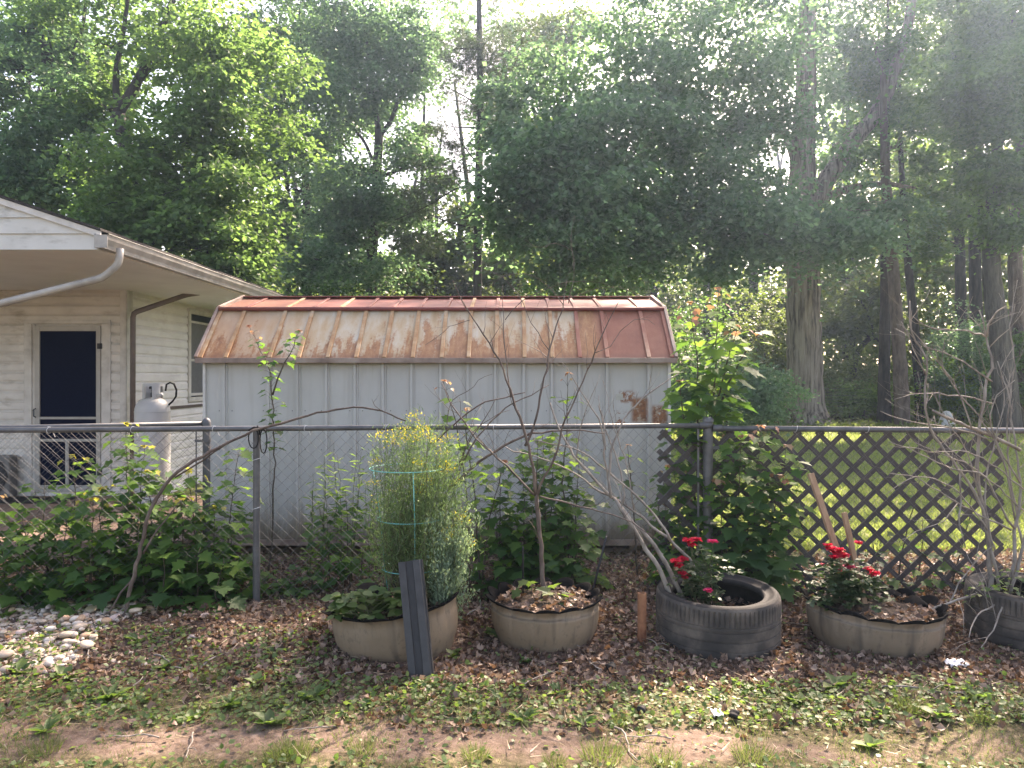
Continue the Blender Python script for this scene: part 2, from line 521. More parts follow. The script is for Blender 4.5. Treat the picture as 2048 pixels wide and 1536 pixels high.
def planter_mat(name, cols, dark):
    m, nt, b = nodes(name)
    v = coords(nt)
    base = ramp(nt, noise(nt, v, 4, 7, .65), [(.3, cols[0]), (.7, cols[1])])
    vert = noise(nt, coords(nt, (1, 1, .12)), 5.5, 3)
    c = mix_(nt, math_(nt, 'MULTIPLY', smooth_(nt, vert, .5 if dark > .5 else .56, .68), dark), base, (.03, .028, .026))
    c = mix_(nt, math_(nt, 'MULTIPLY', smooth_(nt, noise(nt, v, 16, 8, .75), .52, .70), .6), c, (.09, .066, .045))
    c = mix_(nt, math_(nt, 'MULTIPLY', smooth_(nt, noise(nt, coords(nt, (1, 1, .25)), 22, 6, .7), .54, .68), .45), c, (.07, .06, .05))
    nt.links.new(c, b.inputs['Base Color'])
    b.inputs['Roughness'].default_value = .8
    bump(nt, b, noise(nt, v, 30, 6), .3, .006)


planter_mat('planter_paint', ((.19, .135, .085), (.265, .195, .13)), .45)
planter_mat('planter_paint_dark', ((.17, .125, .085), (.25, .19, .135)), .9)


def tread_mat():
    m, nt, b = nodes('tread')
    v = coords(nt)
    c = ramp(nt, noise(nt, v, 5, 7), [(.3, (.026, .024, .023)), (.48, (.055, .047, .042)), (.66, (.14, .115, .095))])
    nt.links.new(c, b.inputs['Base Color'])
    b.inputs['Roughness'].default_value = .85
    bump(nt, b, noise(nt, v, 45, 6), .4, .004)


tread_mat()


def ground_mat():
    m, nt, b = nodes('earth')
    v = coords(nt)
    sx = nt.nodes.new('ShaderNodeSeparateXYZ')
    nt.links.new(v, sx.inputs[0])
    x, y = sx.outputs[0], sx.outputs[1]
    n = noise(nt, v, 1.6, 8, .65)
    wob = math_(nt, 'MULTIPLY', math_(nt, 'SUBTRACT', n, .5), .8)
    yw = math_(nt, 'ADD', y, wob)
    fine = noise(nt, v, 18, 9, .7)
    dirt = ramp(nt, fine, [(.34, (.08, .054, .040)), (.46, (.15, .104, .080)), (.56, (.18, .127, .10)), (.70, (.27, .205, .165))])
    litter = ramp(nt, noise(nt, v, 34, 9, .75), [(.34, (.028, .018, .014)), (.5, (.10, .065, .050)), (.64, (.25, .175, .135))])
    green = ramp(nt, noise(nt, v, 26, 9, .75), [(.34, (.030, .026, .014)), (.5, (.09, .075, .042)), (.64, (.21, .165, .105))])
    lawn = ramp(nt, noise(nt, v, 7, 9, .7), [(.3, (.09, .12, .035)), (.5, (.15, .18, .055)), (.72, (.25, .23, .11))])
    forest = ramp(nt, noise(nt, v, 3, 9, .7), [(.3, (.03, .024, .016)), (.55, (.07, .055, .035)), (.75, (.10, .10, .045))])
    c = mix_(nt, smooth_(nt, yw, 3.10, 3.22), green, dirt)
    c = mix_(nt, smooth_(nt, math_(nt, 'ADD', yw, math_(nt, 'MULTIPLY', smooth_(nt, x, .6, 1.6), .25)), 3.40, 3.56), c, green)
    c = mix_(nt, smooth_(nt, yw, 3.72, 3.98), c, litter)
    c = mix_(nt, smooth_(nt, yw, 6.5, 7.2), c, lawn)
    c = mix_(nt, smooth_(nt, math_(nt, 'ADD', y, math_(nt, 'MULTIPLY', wob, 4)), 23.5, 26), c, forest)
    nt.links.new(c, b.inputs['Base Color'])
    b.inputs['Roughness'].default_value = .95
    b.inputs['Specular IOR Level'].default_value = .15
    bump(nt, b, noise(nt, v, 25, 9, .7), .8, .02)


ground_mat()

# ------------------------------------------------------------------ ground: one sheet to the horizon
xs = np.concatenate([-np.geomspace(130, 4.55, 26), np.arange(-4.5, 4.51, .06), np.geomspace(4.55, 130, 26)])
ys = np.concatenate([-np.geomspace(40, .5, 8), np.linspace(0, 2, 8), np.arange(2.06, 7.2, .06), np.geomspace(7.3, 200, 46)])
X, Y = np.meshgrid(xs, ys, indexing='ij')
Z = gz(X, Y) * (Y < 12)
mb = MB()
mb.grid(lambda i, j: (X[i, j], Y[i, j], Z[i, j]), len(xs), len(ys))
tag(mb.build('ground', MATS['earth'], smooth=True), kind='structure')

# porch slab
mb = MB()
mb.box((-8, 6.62, -.2), (-2.95, 9.19, .15))
tag(mb.build('porch_slab', MATS['concrete_red'], bevel=.01), kind='structure')

# ------------------------------------------------------------------ house
HXW, HYF, ZS = -4.75, 9.2, 2.67        # side wall x, front wall y, soffit height
house = empty('house', (HXW, HYF, 0), 'white clapboard house with a deep porch roof and a dark screen door behind the fence', 'house')


def siding(axis, a0, a1, z0, z1, fixed, row=.118, lap=.024):
    """lapped boards; axis 'x' faces -y, axis 'y' faces +x"""
    mb = MB()
    z = z0
    while z < z1 - .005:
        t = min(z + row, z1)
        pr = [(lap, z), (lap * .96, z + .040), (lap * .9, z + .074), (lap * .45, z + .088), (lap * .12, z + .100), (.001, t)] if t - z > .11 else [(lap, z), (.001, t)]
        rows = []
        for a in (a0, a1):
            for o, zz in pr:
                rows.append((a, fixed - o, zz) if axis == 'x' else (fixed + o, a, zz))
            rows.append((a, fixed, z) if axis == 'x' else (fixed, a, z))
        n = len(pr) + 1
        fs = [(i, n + i, n + (i + 1) % n, (i + 1) % n) for i in range(n)] + [tuple(range(n)), tuple(range(2 * n - 1, n - 1, -1))]
        mb.add(rows, fs)
        z = t
    return mb


# px -> x on the front wall
fx = lambda px: (px - CX) / F * HYF
fz = lambda py: EYE - (py - HY) / F * HYF
mb = siding('x', -8.5, fx(51), .15, ZS, HYF)
a = siding('x', fx(224), fx(242), .15, ZS, HYF); mb.add(a.v, a.f)
a = siding('x', fx(51), fx(224), fz(645), ZS, HYF); mb.add(a.v, a.f)
mb.box((-8.5, HYF, 0), (HXW, HYF + .12, ZS + .3))
mb.build('front_wall', MATS['siding'], house)
mb = siding('y', HYF + .13, 10.93, 1.20, ZS, HXW)
a = siding('y', 11.97, 16, 1.20, ZS, HXW); mb.add(a.v, a.f)
a = siding('y', 10.93, 11.97, 2.62, ZS, HXW); mb.add(a.v, a.f)
a = siding('y', 10.93, 11.97, 1.20, 1.235, HXW, .03); mb.add(a.v, a.f)
a = siding('y', HYF + .13, 16, .0, 1.16, HXW); mb.add(a.v, a.f)
mb.box((HXW - .12, HYF + .125, 0), (HXW, 16, ZS + .3))
mb.build('side_wall', MATS['siding_side'], house)
mb = MB(); mb.box((HXW, HYF + .13, 1.16), (HXW + .03, 16, 1.20))
mb.build('trim_strip', MATS['gutter_brown'], house)
mb = MB()
mb.box((fx(242), HYF - .03, .15), (fx(256.5), HYF - .0005, ZS)); mb.box((fx(256.5) - .005, HYF - .03, .15), (HXW + .025, HYF + .128, ZS))
mb.build('corner_trim', MATS['white_trim'], house, bevel=.004)

# door: casing, then the screen door
mb = MB()
mb.box((fx(51), HYF - .035, .15), (fx(66.5), HYF + .0, fz(648))); mb.box((fx(205.5), HYF - .035, .15), (fx(224), HYF + .0, fz(648)))
mb.box((fx(51), HYF - .04, fz(648)), (fx(224), HYF + .0, fz(640)))
mb.box((fx(66.5), HYF - .02, .15), (fx(71.5), HYF + .0, fz(648))); mb.box((fx(204), HYF - .02, .15), (fx(205.5), HYF, fz(648)))
mb.build('door_casing', MATS['white_trim'], house, bevel=.004)
dr = bpy.data.objects.new('screen_door', None); COL.objects.link(dr); dr.parent = house; dr.location = (fx(138) - HXW, 0, .15)
D0, D1 = HYF - .03, HYF - .004
mb = MB()
mb.box((fx(72), D0, fz(983)), (fx(82), D1, fz(652))); mb.box((fx(194.5), D0, fz(983)), (fx(203.5), D1, fz(652)))
mb.box((fx(82), D0 + .001, fz(662.5)), (fx(194.5), D1, fz(652))); mb.box((fx(82), D0 + .001, fz(983)), (fx(194.5), D1, fz(970)))
mb.box((fx(82), D0 + .001, fz(838.5)), (fx(194.5), D1, fz(833.5))); mb.box((fx(82), D0 + .001, fz(883)), (fx(194.5), D1, fz(877.5)))
mb.box((fx(133), D0 + .002, fz(970)), (fx(139.5), D1, fz(883)))
mb.build('door_frame', MATS['door_paint'], dr, bevel=.003)
mb = MB(); mb.box((fx(82), HYF - .012, fz(970)), (fx(194.5), HYF - .006, fz(662.5)))
mb.build('screen_mesh', MATS['screen'], dr)
for p0, p1 in ((687, 698), (938, 950)):
    mb = MB(); mb.box((fx(198), HYF - .045, fz(p1)), (fx(207.5), HYF - .031, fz(p0)))
    mb.box((fx(201), HYF - .052, fz(p1 - 2)), (fx(204), HYF - .046, fz(p0 + 2)))
    mb.build('hinge', MATS['black_plastic'], dr, bevel=.002)
mb = MB(); mb.tube([(fx(74), HYF - .03, fz(817)), (fx(74.5), HYF - .07, fz(819)), (fx(74.5), HYF - .07, fz(832)), (fx(74), HYF - .03, fz(834))], .008)
mb.build('handle', MATS['galv'], dr, smooth=True)

# side window
wn = bpy.data.objects.new('window', None); COL.objects.link(wn); wn.parent = house; wn.location = (0, 2.25, 1.3)
mb = MB()
a, b_, z0, z1, xx = 10.95, 11.95, 1.24, 2.61, HXW
for (y0, y1, c0, c1) in ((a, a + .07, z0 + .07, z1 - .07), (b_ - .07, b_, z0 + .07, z1 - .07), (a, b_, z1 - .07, z1), (a, b_, z0, z0 + .07)):
    mb.box((xx, y0, c0), (xx + .04, y1, c1))
mb.build('frame', MATS['white_trim'], wn, bevel=.004)
mb = MB(); mb.box((xx - .01, a + .07, z0 + .07), (xx + .004, b_ - .07, z1 - .07)); mb.build('pane', MATS['navy'], wn)
mb = MB()
for (y0, y1, c0, c1) in ((a + .08, a + .11, 1.36, 2.44), (b_ - .17, b_ - .14, 1.36, 2.44), (a + .11, b_ - .17, 1.33, 1.37), (a + .11, b_ - .17, 2.41, 2.44), (a + .11, b_ - .17, 1.84, 1.875)):
    mb.box((xx + .005, y0, c0), (xx + .022, y1, c1))
mb.build('sash', MATS['white_trim'], wn)
mb = MB(); mb.box((xx + .006, a + .11, 1.37), (xx + .010, b_ - .17, 2.41)); mb.build('insect_screen', MATS['window_screen'], wn)

# roof: soffit, gable end, shingles, gutter
XE, YG, YB, XR = -3.46, 6.3, 16.0, -9.0
ZE = ZS + .10
sl = 1 / 3.0
mb = MB(); mb.box((XR, YG + .02, ZS), (XE - .02, YB, ZS + .02)); mb.build('soffit', MATS['soffit_paint'], house)
rf = MB()
e0, r0 = (XE + .03, ZE + .055), (XR, ZE + .055 + (XE + .03 - XR) * sl)
rf.add([(e0[0], YG - .05, e0[1]), (r0[0], YG - .05, r0[1]), (r0[0], YB, r0[1]), (e0[0], YB, e0[1]),
        (e0[0], YG - .05, e0[1] + .022), (r0[0], YG - .05, r0[1] + .022), (r0[0], YB, r0[1] + .022), (e0[0], YB, e0[1] + .022)],
       [(0, 1, 2, 3), (7, 6, 5, 4), (0, 4, 5, 1), (1, 5, 6, 2), (2, 6, 7, 3), (3, 7, 4, 0)])
rf.build('roof', MATS['shingle'], house)
g = MB()
row, z = .135, ZS + .002
while z < ZS + 1.9:
    t = z + row
    xa = XE - max(0, (z - ZE - .02)) / sl
    xb = XE - max(0, (t - ZE - .02)) / sl
    g.add([(XR, YG - .014, z), (xa, YG - .014, z), (xb, YG, t), (XR, YG, t), (XR, YG + .02, z), (xa, YG + .02, z), (xb, YG + .02, t), (XR, YG + .02, t)],
          [(0, 1, 2, 3), (0, 4, 5, 1), (1, 5, 6, 2), (7, 6, 5, 4)])
    z = t
g.build('gable_wall', MATS['siding_gable'], house)
mb = MB()
mb.add([(XE + .02, YG - .034, ZE), (XR, YG - .034, ZE + (XE + .02 - XR) * sl), (XR, YG - .034, ZE + .052 + (XE + .02 - XR) * sl), (XE + .02, YG - .034, ZE + .052),
        (XE + .02, YG - .016, ZE), (XR, YG - .016, ZE + (XE + .02 - XR) * sl), (XR, YG - .016, ZE + .052 + (XE + .02 - XR) * sl), (XE + .02, YG - .016, ZE + .052)],
       [(0, 1, 2, 3), (7, 6, 5, 4), (0, 4, 5, 1), (2, 6, 7, 3), (3, 7, 4, 0)])
mb.build('rake_board', MATS['white_trim'], house)
prof = [(0, 0), (.07, 0), (.078, .03), (.105, .07), (.115, .108), (.122, .112), (.12, .118), (.108, .112), (.098, .075), (.07, .03), (.062, .008), (.006, .008), (.006, .118), (0, .118)]
mb = MB()
vs = [(XE - .02 + x, y, ZS + .012 + z) for y in (YG - .05, YB) for x, z in prof]
n = len(prof)
mb.add(vs, [(i, n + i, n + (i + 1) % n, (i + 1) % n) for i in range(n)])
mb.box((XE - .02, YG - .056, ZS + .012), (XE + .09, YG - .05, ZS + .12))
mb.build('gutter', MATS['gutter_paint'], house)


def pipe(pts, w, d, m, name, r=None):
    p2 = []
    pts = [Vector(p) for p in pts]
    for i, p in enumerate(pts):
        if 0 < i < len(pts) - 1:
            for t in (-1, 0, 1):
                q = p + ((pts[i - 1] - p).normalized() if t < 0 else (pts[i + 1] - p).normalized() if t > 0 else Vector()) * (.05 if t else 0)
                if t == 0: q = p + ((pts[i - 1] - p).normalized() + (pts[i + 1] - p).normalized()) * .012
                p2.append(q)
        else:
            p2.append(p)
    mb = MB(); mb.tube(p2, w / 2 * .86, 10)
    return mb.build(name, m, house, smooth=True)


pipe([W(240, 497, 6.42), W(238, 528, 6.42), W(205, 556, 6.42), W(-60, 622, 6.42), W(-130, 690, 6.42)], .075, .06, MATS['gutter_paint'], 'downspout')
pipe([W(398, 586, 9.72), W(372, 590, 9.6), W(266, 626, 9.14), W(265, 1000, 9.14)], .075, .06, MATS['gutter_brown'], 'downspout')

# unit with a dark octagonal grille standing by the wall
ac = empty('vent_fan', (fx(14), HYF - .22, .15), 'grey housing with a dark octagonal grille standing left of the screen door', 'fan')
mb = MB()
cx, cz, r = fx(2), fz(948), .235
mb.box((fx(-50), HYF - .22, .16), (fx(43), HYF - .06, fz(908)))
mb.build('housing', MATS['unit_grey'], ac, bevel=.02)
mb = MB()
for rr, yy in ((r, .225),):
    mb.tube([(cx, HYF - .222, cz), (cx, HYF - .236, cz)], [rr, rr], 8)
mb.build('grille', MATS['black_plastic'], ac)
mb = MB(); mb.tube([(fx(-40), HYF - .42, .19), (fx(28), HYF - .42, .19)], .05, 10)
tag(mb.build('rolled_mat', MATS['paper'], smooth=True), 'pale rolled strip lying before the dark octagonal grille on the porch', 'roll')
mb = MB()
mb.grid(lambda i, j: (fx(30) + i * .055, 8.62 + j * .05, .158 + .006 * math.sin(i * 1.1) * math.cos(j * .9)), 17, 10)
o = tag(mb.build('doormat', MATS['black_rubber'], smooth=True), 'dark doormat lying in front of the screen door', 'doormat')
md = o.modifiers.new('thick', 'SOLIDIFY'); md.thickness = .012

# propane tank
tx, ty = (305 - CX) / F * 8.6, 8.6
tank = empty('propane_tank', (tx, ty, .15), 'tall grey propane cylinder beside the house corner', 'gas tank')
mb = MB()
R_ = .19
prof = [(.0, .22), (.10, .225), (.16, .25), (R_, .31)] + [(R_, .31 + i * .1) for i in range(1, 9)] + [(R_, 1.21), (.186, 1.25), (.17, 1.295), (.14, 1.335), (.10, 1.36), (.05, 1.372), (0, 1.375)]
mb.lathe(prof, (tx, ty, 0), 40)
mb.build('cylinder', MATS['tank_paint'], tank, smooth=True)
mb = MB(); mb.lathe([(.15, .15), (.155, .15), (.155, .27), (.15, .27)], (tx, ty, 0), 32, closed=True); mb.build('foot_ring', MATS['tank_paint'], tank, smooth=True)
mb = MB(); mb.lathe([(R_ + .002, 1.205), (R_ + .004, 1.21), (R_ + .002, 1.215)], (tx, ty, 0), 40); mb.build('weld_seam', MATS['tank_paint'], tank, smooth=True)
mb = MB()
for a0, a1, z0, z1 in ((0, 360, 1.50, 1.535), (200, 245, 1.345, 1.50), (292, 345, 1.345, 1.50), (20, 160, 1.345, 1.50)):
    k = max(4, int((a1 - a0) / 8))
    A = [math.radians(a0 + (a1 - a0) * i / k) for i in range(k + 1)]
    mb.grid(lambda i, j: (tx + (.10, .106, .106, .10, .10)[j] * math.cos(A[i]), ty + (.10, .106, .106, .10, .10)[j] * math.sin(A[i]), (z0, z0, z1, z1, z0)[j]), k + 1, 5)
mb.build('collar', MATS['tank_paint'], tank)
mb = MB(); mb.lathe([(.0, 1.37), (.02, 1.37), (.02, 1.42), (.012, 1.43), (.012, 1.47), (.035, 1.47), (.038, 1.485), (.03, 1.50), (0, 1.50)], (tx, ty, 0), 12)
mb.build('valve', MATS['black_plastic'], tank, smooth=True)
mb = MB(); mb.tube([(tx + .1, ty - .09, 1.39), (tx + .13, ty - .10, 1.40), (tx + .16, ty - .10, 1.405)], .026, 10); mb.build('regulator', MATS['tank_paint'], tank, smooth=True)
mb = MB()
hp = [W(331, 782, 8.5), W(333, 769, 8.5), W(340, 765, 8.52), W(348, 768, 8.54), W(353, 780, 8.56), W(352, 793, 8.58), W(345, 803, 8.6), W(338, 809, 8.64), W(330, 830, 8.8), W(326, 900, 8.85)]
mb.tube(hp, .011, 8); mb.build('hose', MATS['black_rubber'], tank, smooth=True)

basic('faded_label', [(.36, .35, .30), (.46, .44, .38)], 30, .6, 0)

leafmat('pebble', [(.22, .17, .13), (.36, .28, .22), (.48, .42, .36), (.32, .20, .14)], (.3, .2, .15), .0, rough=.8, spec=.2)
# ------------------------------------------------------------------ shed
SY = 6.76
sxp = lambda px: (px - CX) / F * SY
X0, X1, ZB = sxp(410), sxp(1338), .12
shed = empty('garden_shed', ((X0 + X1) / 2, SY, 0), 'grey metal gambrel shed with a rust streaked red and tan roof', 'shed')
YB2 = 8.98
RIBS = [451, 539, 597, 655, 712, 768, 825, 883, 937, 992, 1049, 1105, 1160, 1215, 1298]


def origin_at(o, p):
    """move an object's own origin (used by object-space textures) without moving its surface"""
    return o


mb = MB()
# front sheet with folded ribs
pts = [(X0, 0)]
for r in RIBS:
    x = sxp(r)
    pts += [(x - .026, 0), (x - .018, -.028), (x + .004, -.028), (x + .009, -.010), (x + .020, -.010), (x + .024, 0)]
pts.append((X1, 0))
n = len(pts)
zz = [ZB, .6, 1.2, 1.77]
mb.grid(lambda i, j: (pts[i][0], SY + pts[i][1], zz[j]), n, 4)
for i, r in enumerate(RIBS):
    for z in (.95, 1.30):
        for dx in (-.055, .06):
            c = (sxp(r) + dx, SY - .003, z)
            mb.box((c[0] - .004, c[1], c[2] - .004), (c[0] + .004, SY, c[2] + .004), 1)
wall = mb.build('wall', [MATS['shed_wall'], MATS['galv_dark']], shed)
wall.data.transform(Matrix.Translation((shed.location.x, 0, -ZB)))
wall.location = (-shed.location.x, 0, ZB)
# end walls (gambrel outline), back wall
GAM = [(SY, ZB), (SY, 1.77), (7.16, 2.20), (7.87, 2.40), (8.58, 2.20), (YB2, 1.77), (YB2, ZB)]
for xx, nm in ((X0, 1), (X1, -1)):
    mb = MB()
    mb.add([(xx, y, z) for y, z in GAM], [tuple(range(7)) if nm > 0 else tuple(range(6, -1, -1))])
    for k in range(1, 8):
        y = SY + (YB2 - SY) * k / 8
        mb.box((xx - (.014 if nm > 0 else 0), y - .02, ZB), (xx + (.014 if nm < 0 else 0), y + .02, 1.75))
    w = mb.build('end_wall', MATS['shed_wall'], shed)
    w.data.transform(Matrix.Translation((shed.location.x, 0, -ZB))); w.location = (-shed.location.x, 0, ZB)
mb = MB(); mb.add([(X0, YB2, ZB), (X1, YB2, ZB), (X1, YB2, 1.77), (X0, YB2, 1.77)], [(0, 1, 2, 3)])
mb.build('back_wall', MATS['shed_wall'], shed)
for x in (X0, X1):
    mb = MB()
    mb.box((x - .012, SY - .022, ZB), (x + .012, SY + .03, 1.765))
    mb.build('corner_trim', MATS['white_trim'], shed)
# labels sticker on the wall
mb = MB(); mb.box((sxp(1232), SY - .003, EYE - (800 - HY) / F * SY), (sxp(1246), SY - .0005, EYE - (788 - HY) / F * SY))
mb.build('sticker', MATS['faded_label'], shed)
mb = MB(); mb.box((X0 - .01, SY - .02, ZB - .03), (X1 + .01, SY + .02, ZB + .02)); mb.box((X0 - .01, SY + .02, ZB - .03), (X0 + .02, YB2, ZB)); mb.box((X1 - .02, SY + .02, ZB - .03), (X1 + .01, YB2, ZB))
mb.build('base_rail', MATS['eave_metal'], shed)
mb = MB(); mb.box((X0 + .05, SY + .10, -.06), (X1 - .05, SY + .20, .035)); mb.box((X0 + .05, YB2 - .2, -.06), (X1 - .05, YB2 - .1, .035))
for k in range(6):
    x = X0 + .3 + (X1 - X0 - .6) * k / 5
    mb.box((x - .05, SY + .06, .036), (x + .05, YB2 - .06, ZB - .031))
mb.build('runner', MATS['runner_wood'], shed)

# roof
XL, XR2 = -2.80, 1.45
E, K, T = (6.68, 1.765), (7.19, 2.25), (7.87, 2.43)
EB, KB = (9.06, 1.765), (8.55, 2.25)


def slope(mbx, a, b, x0, x1, t=.012, nx=40):
    d = Vector((0, b[0] - a[0], b[1] - a[1])).normalized()
    nn = Vector((0, -d.z, d.y))
    g = [Vector((0, a[0], a[1])), Vector((0, b[0], b[1])), Vector((0, b[0], b[1])) - nn * t, Vector((0, a[0], a[1])) - nn * t]
    vs = []
    for x in (x0, x1):
        vs += [(x, p.y, p.z) for p in g]
    mbx.add(vs, [(0, 1, 5, 4), (1, 2, 6, 5), (2, 3, 7, 6), (3, 0, 4, 7), (3, 2, 1, 0), (4, 5, 6, 7)])
    return nn, d


lo = MB(); nn, dd = slope(lo, E, K, XL, XR2)
o = lo.build('lower_roof', MATS['shed_roof'], shed)
o.data.transform(Matrix.Translation((shed.location.x, 0, 0))); o.location.x -= shed.location.x
for i, r in enumerate([398] + RIBS + [1345]):
    x = sxp(r) * (E[0] / SY) if i else XL + .022
    x = x if i < 16 else XR2 - .02
    a, b = Vector((x, E[0], E[1])) + dd * .008, Vector((x, K[0], K[1])) - dd * .03
    m = MB()
    m.bar(a + nn * .009, b + nn * .009, .036, .018, nn)
    m.build('roof_rib', MATS['roof_rib_red' if i >= 13 else 'roof_rib'], shed, bevel=.004)
up = MB(); nu_, du = slope(up, (K[0] - .02, K[1] + .012), T, XL + .01, XR2 - .01)
slope(up, (T[0], T[1]), (KB[0] + .02, KB[1] + .012), XL + .01, XR2 - .01)
o = up.build('upper_roof', MATS['shed_roof_top'], shed)
o.data.transform(Matrix.Translation((shed.location.x, 0, 0))); o.location.x -= shed.location.x
bk = MB(); slope(bk, KB, EB, XL, XR2); bk.build('lower_roof', MATS['shed_roof'], shed)
for i, r in enumerate(RIBS):
    x = sxp(r) * (E[0] / SY)
    a, b = Vector((x, K[0], K[1] + .012)) + du * .01, Vector((x, T[0], T[1]))
    m = MB(); m.bar(a + nu_ * .008, b + nu_ * .008, .034, .016, nu_)
    m.build('top_rib', MATS['roof_rib' if i % 7 in (1, 3) else 'shed_roof_top'], shed, bevel=.004)
m = MB(); m.bar((XL, T[0], T[1] + .012), (XR2 - .01, T[0], T[1] + .012), .14, .012); m.build('ridge_cap', MATS['shed_roof_top'], shed, bevel=.004)
m = MB(); m.tube([(XL, K[0] - .03, K[1] + .004), (XR2, K[0] - .03, K[1] + .004)], .020, 8); m.build('knee_trim', MATS['shed_roof_top'], shed, smooth=True)
m = MB(); m.box((XL - .02, E[0] - .018, E[1] - .036), (XR2 + .02, E[0] - .002, E[1] + .010)); m.box((XL - .02, E[0] - .002, E[1] - .036), (XR2 + .02, SY - .03, E[1] - .028))
m.build('eave_trim', MATS['eave_metal'], shed, bevel=.003)
for x in (XL - .012, XR2 + .012):
    m = MB()
    m.bar((x, E[0] - .005, E[1] + .005), (x, K[0], K[1] + .01), .03, .05, nn)
    m.bar((x, K[0], K[1] + .01), (x, T[0], T[1] + .01), .03, .05, nu_)
    m.build('rake_trim', MATS['eave_metal'], shed, bevel=.004)

# ------------------------------------------------------------------ chain-link fences
def fabric(mb, A, B, z0, z1, p=.08, r=.0017, skip=None):
    A, B = Vector(A), Vector(B)
    d = (B - A); Lh = d.length; d.normalize()
    nrm_ = Vector((-d.y, d.x, 0))
    h = p / 2
    rows = int((z1 - z0) / h) + 1
    for k in range(int(Lh / h)):
        pts = []
        for i in range(rows):
            u = k * h + ((i + k) % 2) * h
            if u > Lh: u = Lh
            P_ = A + d * u + nrm_ * (.003 if (i + k) % 2 else -.003)
            pts.append((P_.x, P_.y, z0 + i * h))
        mb.tube(pts, r, 3, caps=False)


FA, FB = Vector((-4.2, 4.975, 0)), Vector((1.455, 5.55, 0))
fxy = lambda px: (lambda k: Vector((k * ((4.975 + .1017 * 4.2) / (1 - .1017 * k)), (4.975 + .1017 * 4.2) / (1 - .1017 * k), 0)))((px - CX) / F)
fence = empty('chain_link_fence', (FB.x, FB.y, 0), 'galvanised chain link fence running across the picture behind the tyre planters', 'fence')
FC = Vector((4.9, 5.36, 0))
RZ = 1.245
m = MB(); a = FA.copy(); a.z = RZ; b = FB.copy(); b.z = RZ
m.tube([a, a.lerp(b, .3), a.lerp(b, .6), b], .019, 12); m.build('top_rail', MATS['galv'], fence, smooth=True)
m = MB(); a2 = FB.copy(); a2.z = RZ - .02; a2.x += .03; b2 = FC.copy(); b2.z = RZ - .035
m.tube([a2, b2], .021, 12); m.build('top_rail', MATS['galv'], fence, smooth=True)
for px, r, top in ((512, .024, 1.235),):
    q = fxy(px)
    m = MB(); m.tube([(q.x, q.y + .01, -.1), (q.x, q.y + .01, .42)], .0252, 14); m.tube([(q.x, q.y + .01, .42), (q.x, q.y + .01, top)], .023, 14)
    m.build('line_post', MATS['galv'], fence, smooth=True, angle=40)
    for z in (1.03, .69):
        m = MB()
        m.tube([(q.x + .027 * math.cos(t), q.y + .01 + .027 * math.sin(t), z + .008 * math.cos(t)) for t in [i * .52 for i in range(12)]], .002, 4, closed=True)
        m.build('tie_wire', MATS['litter_plastic'], fence)
m = MB(); q = FB; m.tube([(q.x, q.y + .02, -.1), (q.x, q.y + .02, 1.29)], .036, 18); m.lathe([(.042, 1.27), (.042, 1.29), (.03, 1.305), (0, 1.31)], (q.x, q.y + .02, 0), 18)
m.build('terminal_post', MATS['galv'], fence, smooth=True, angle=40)
for z in (1.08, .62):
    m = MB(); m.lathe([(.037, z - .012), (.041, z - .012), (.041, z + .012), (.037, z + .012)], (q.x, q.y + .02, 0), 18, closed=True); m.box((q.x + .03, q.y, z - .011), (q.x + .085, q.y + .01, z + .011))
    m.build('tension_band', MATS['galv'], fence)
m = MB(); m.box((q.x - .085, q.y - .004, .05), (q.x - .07, q.y + .002, 1.22)); m.build('tension_bar', MATS['galv'], fence)
m = MB(); a = FB.copy(); a.z = RZ; m.tube([a + Vector((-.07, -.007, 0)), a + Vector((.02, .0, 0))], .026, 12); m.tube([a2, a2 + Vector((.07, 0, 0))], .027, 12)
m.build('rail_cup', MATS['galv_dark'], fence, smooth=True)
m = MB(); fabric(m, FA + Vector((0, .022, 0)), FB + Vector((-.05, .015, 0)), .02, 1.265); m.build('wire_mesh', MATS['galv_wire'], fence)
m = MB(); fabric(m, FB + Vector((.05, .018, 0)), FC + Vector((0, .022, 0)), .02, 1.24); m.build('wire_mesh', MATS['galv_wire'], fence)
for px in (95, 262, 425, 608, 770, 985):
    q = fxy(px)
    m = MB(); m.tube([(q.x + .012 * math.sin(t * 1.0) + .004 * t, q.y + .022 * math.sin(t), RZ + .0225 * math.cos(t)) for t in [i * .5 for i in range(13)]] + [(q.x + .04, q.y + .02, RZ - .05)], .002, 4)
    m.build('tie_wire', MATS['litter_plastic'], fence)
for f in (.17, .32, .72):
    q = a2.lerp(b2, f)
    m = MB(); m.tube([(q.x + .005 * t, q.y + .024 * math.sin(t), q.z + .0245 * math.cos(t)) for t in [i * .5 for i in range(13)]], .002, 4)
    m.build('tie_wire', MATS['litter_plastic'], fence)

# second run behind, with the domed corner post
PC = Vector(((413 - CX) / F * 5.95, 5.95, 0))
PD = Vector((-4.3, 5.22, 0))
f2 = empty('chain_link_fence', PC, 'shorter chain link fence run ending at the domed post before the propane tank', 'fence')
m = MB(); m.tube([(PC.x, PC.y, -.1), (PC.x, PC.y, 1.235)], .029, 16); m.lathe([(.034, 1.21), (.034, 1.24), (.029, 1.262), (.016, 1.277), (0, 1.282)], (PC.x, PC.y, 0), 16)
m.build('corner_post', MATS['galv_dark'], f2, smooth=True, angle=40)
m = MB(); a = PC.copy(); a.z = 1.235; a.x -= .02; b = PD.copy(); b.z = 1.235; m.tube([a, b], .018, 10); m.build('top_rail', MATS['galv'], f2, smooth=True)
m = MB(); a = PC + (PD - PC).normalized() * .075; m.tube([(a.x, a.y, .06), (a.x, a.y, 1.2)], .006, 6); m.build('tension_bar', MATS['galv'], f2)
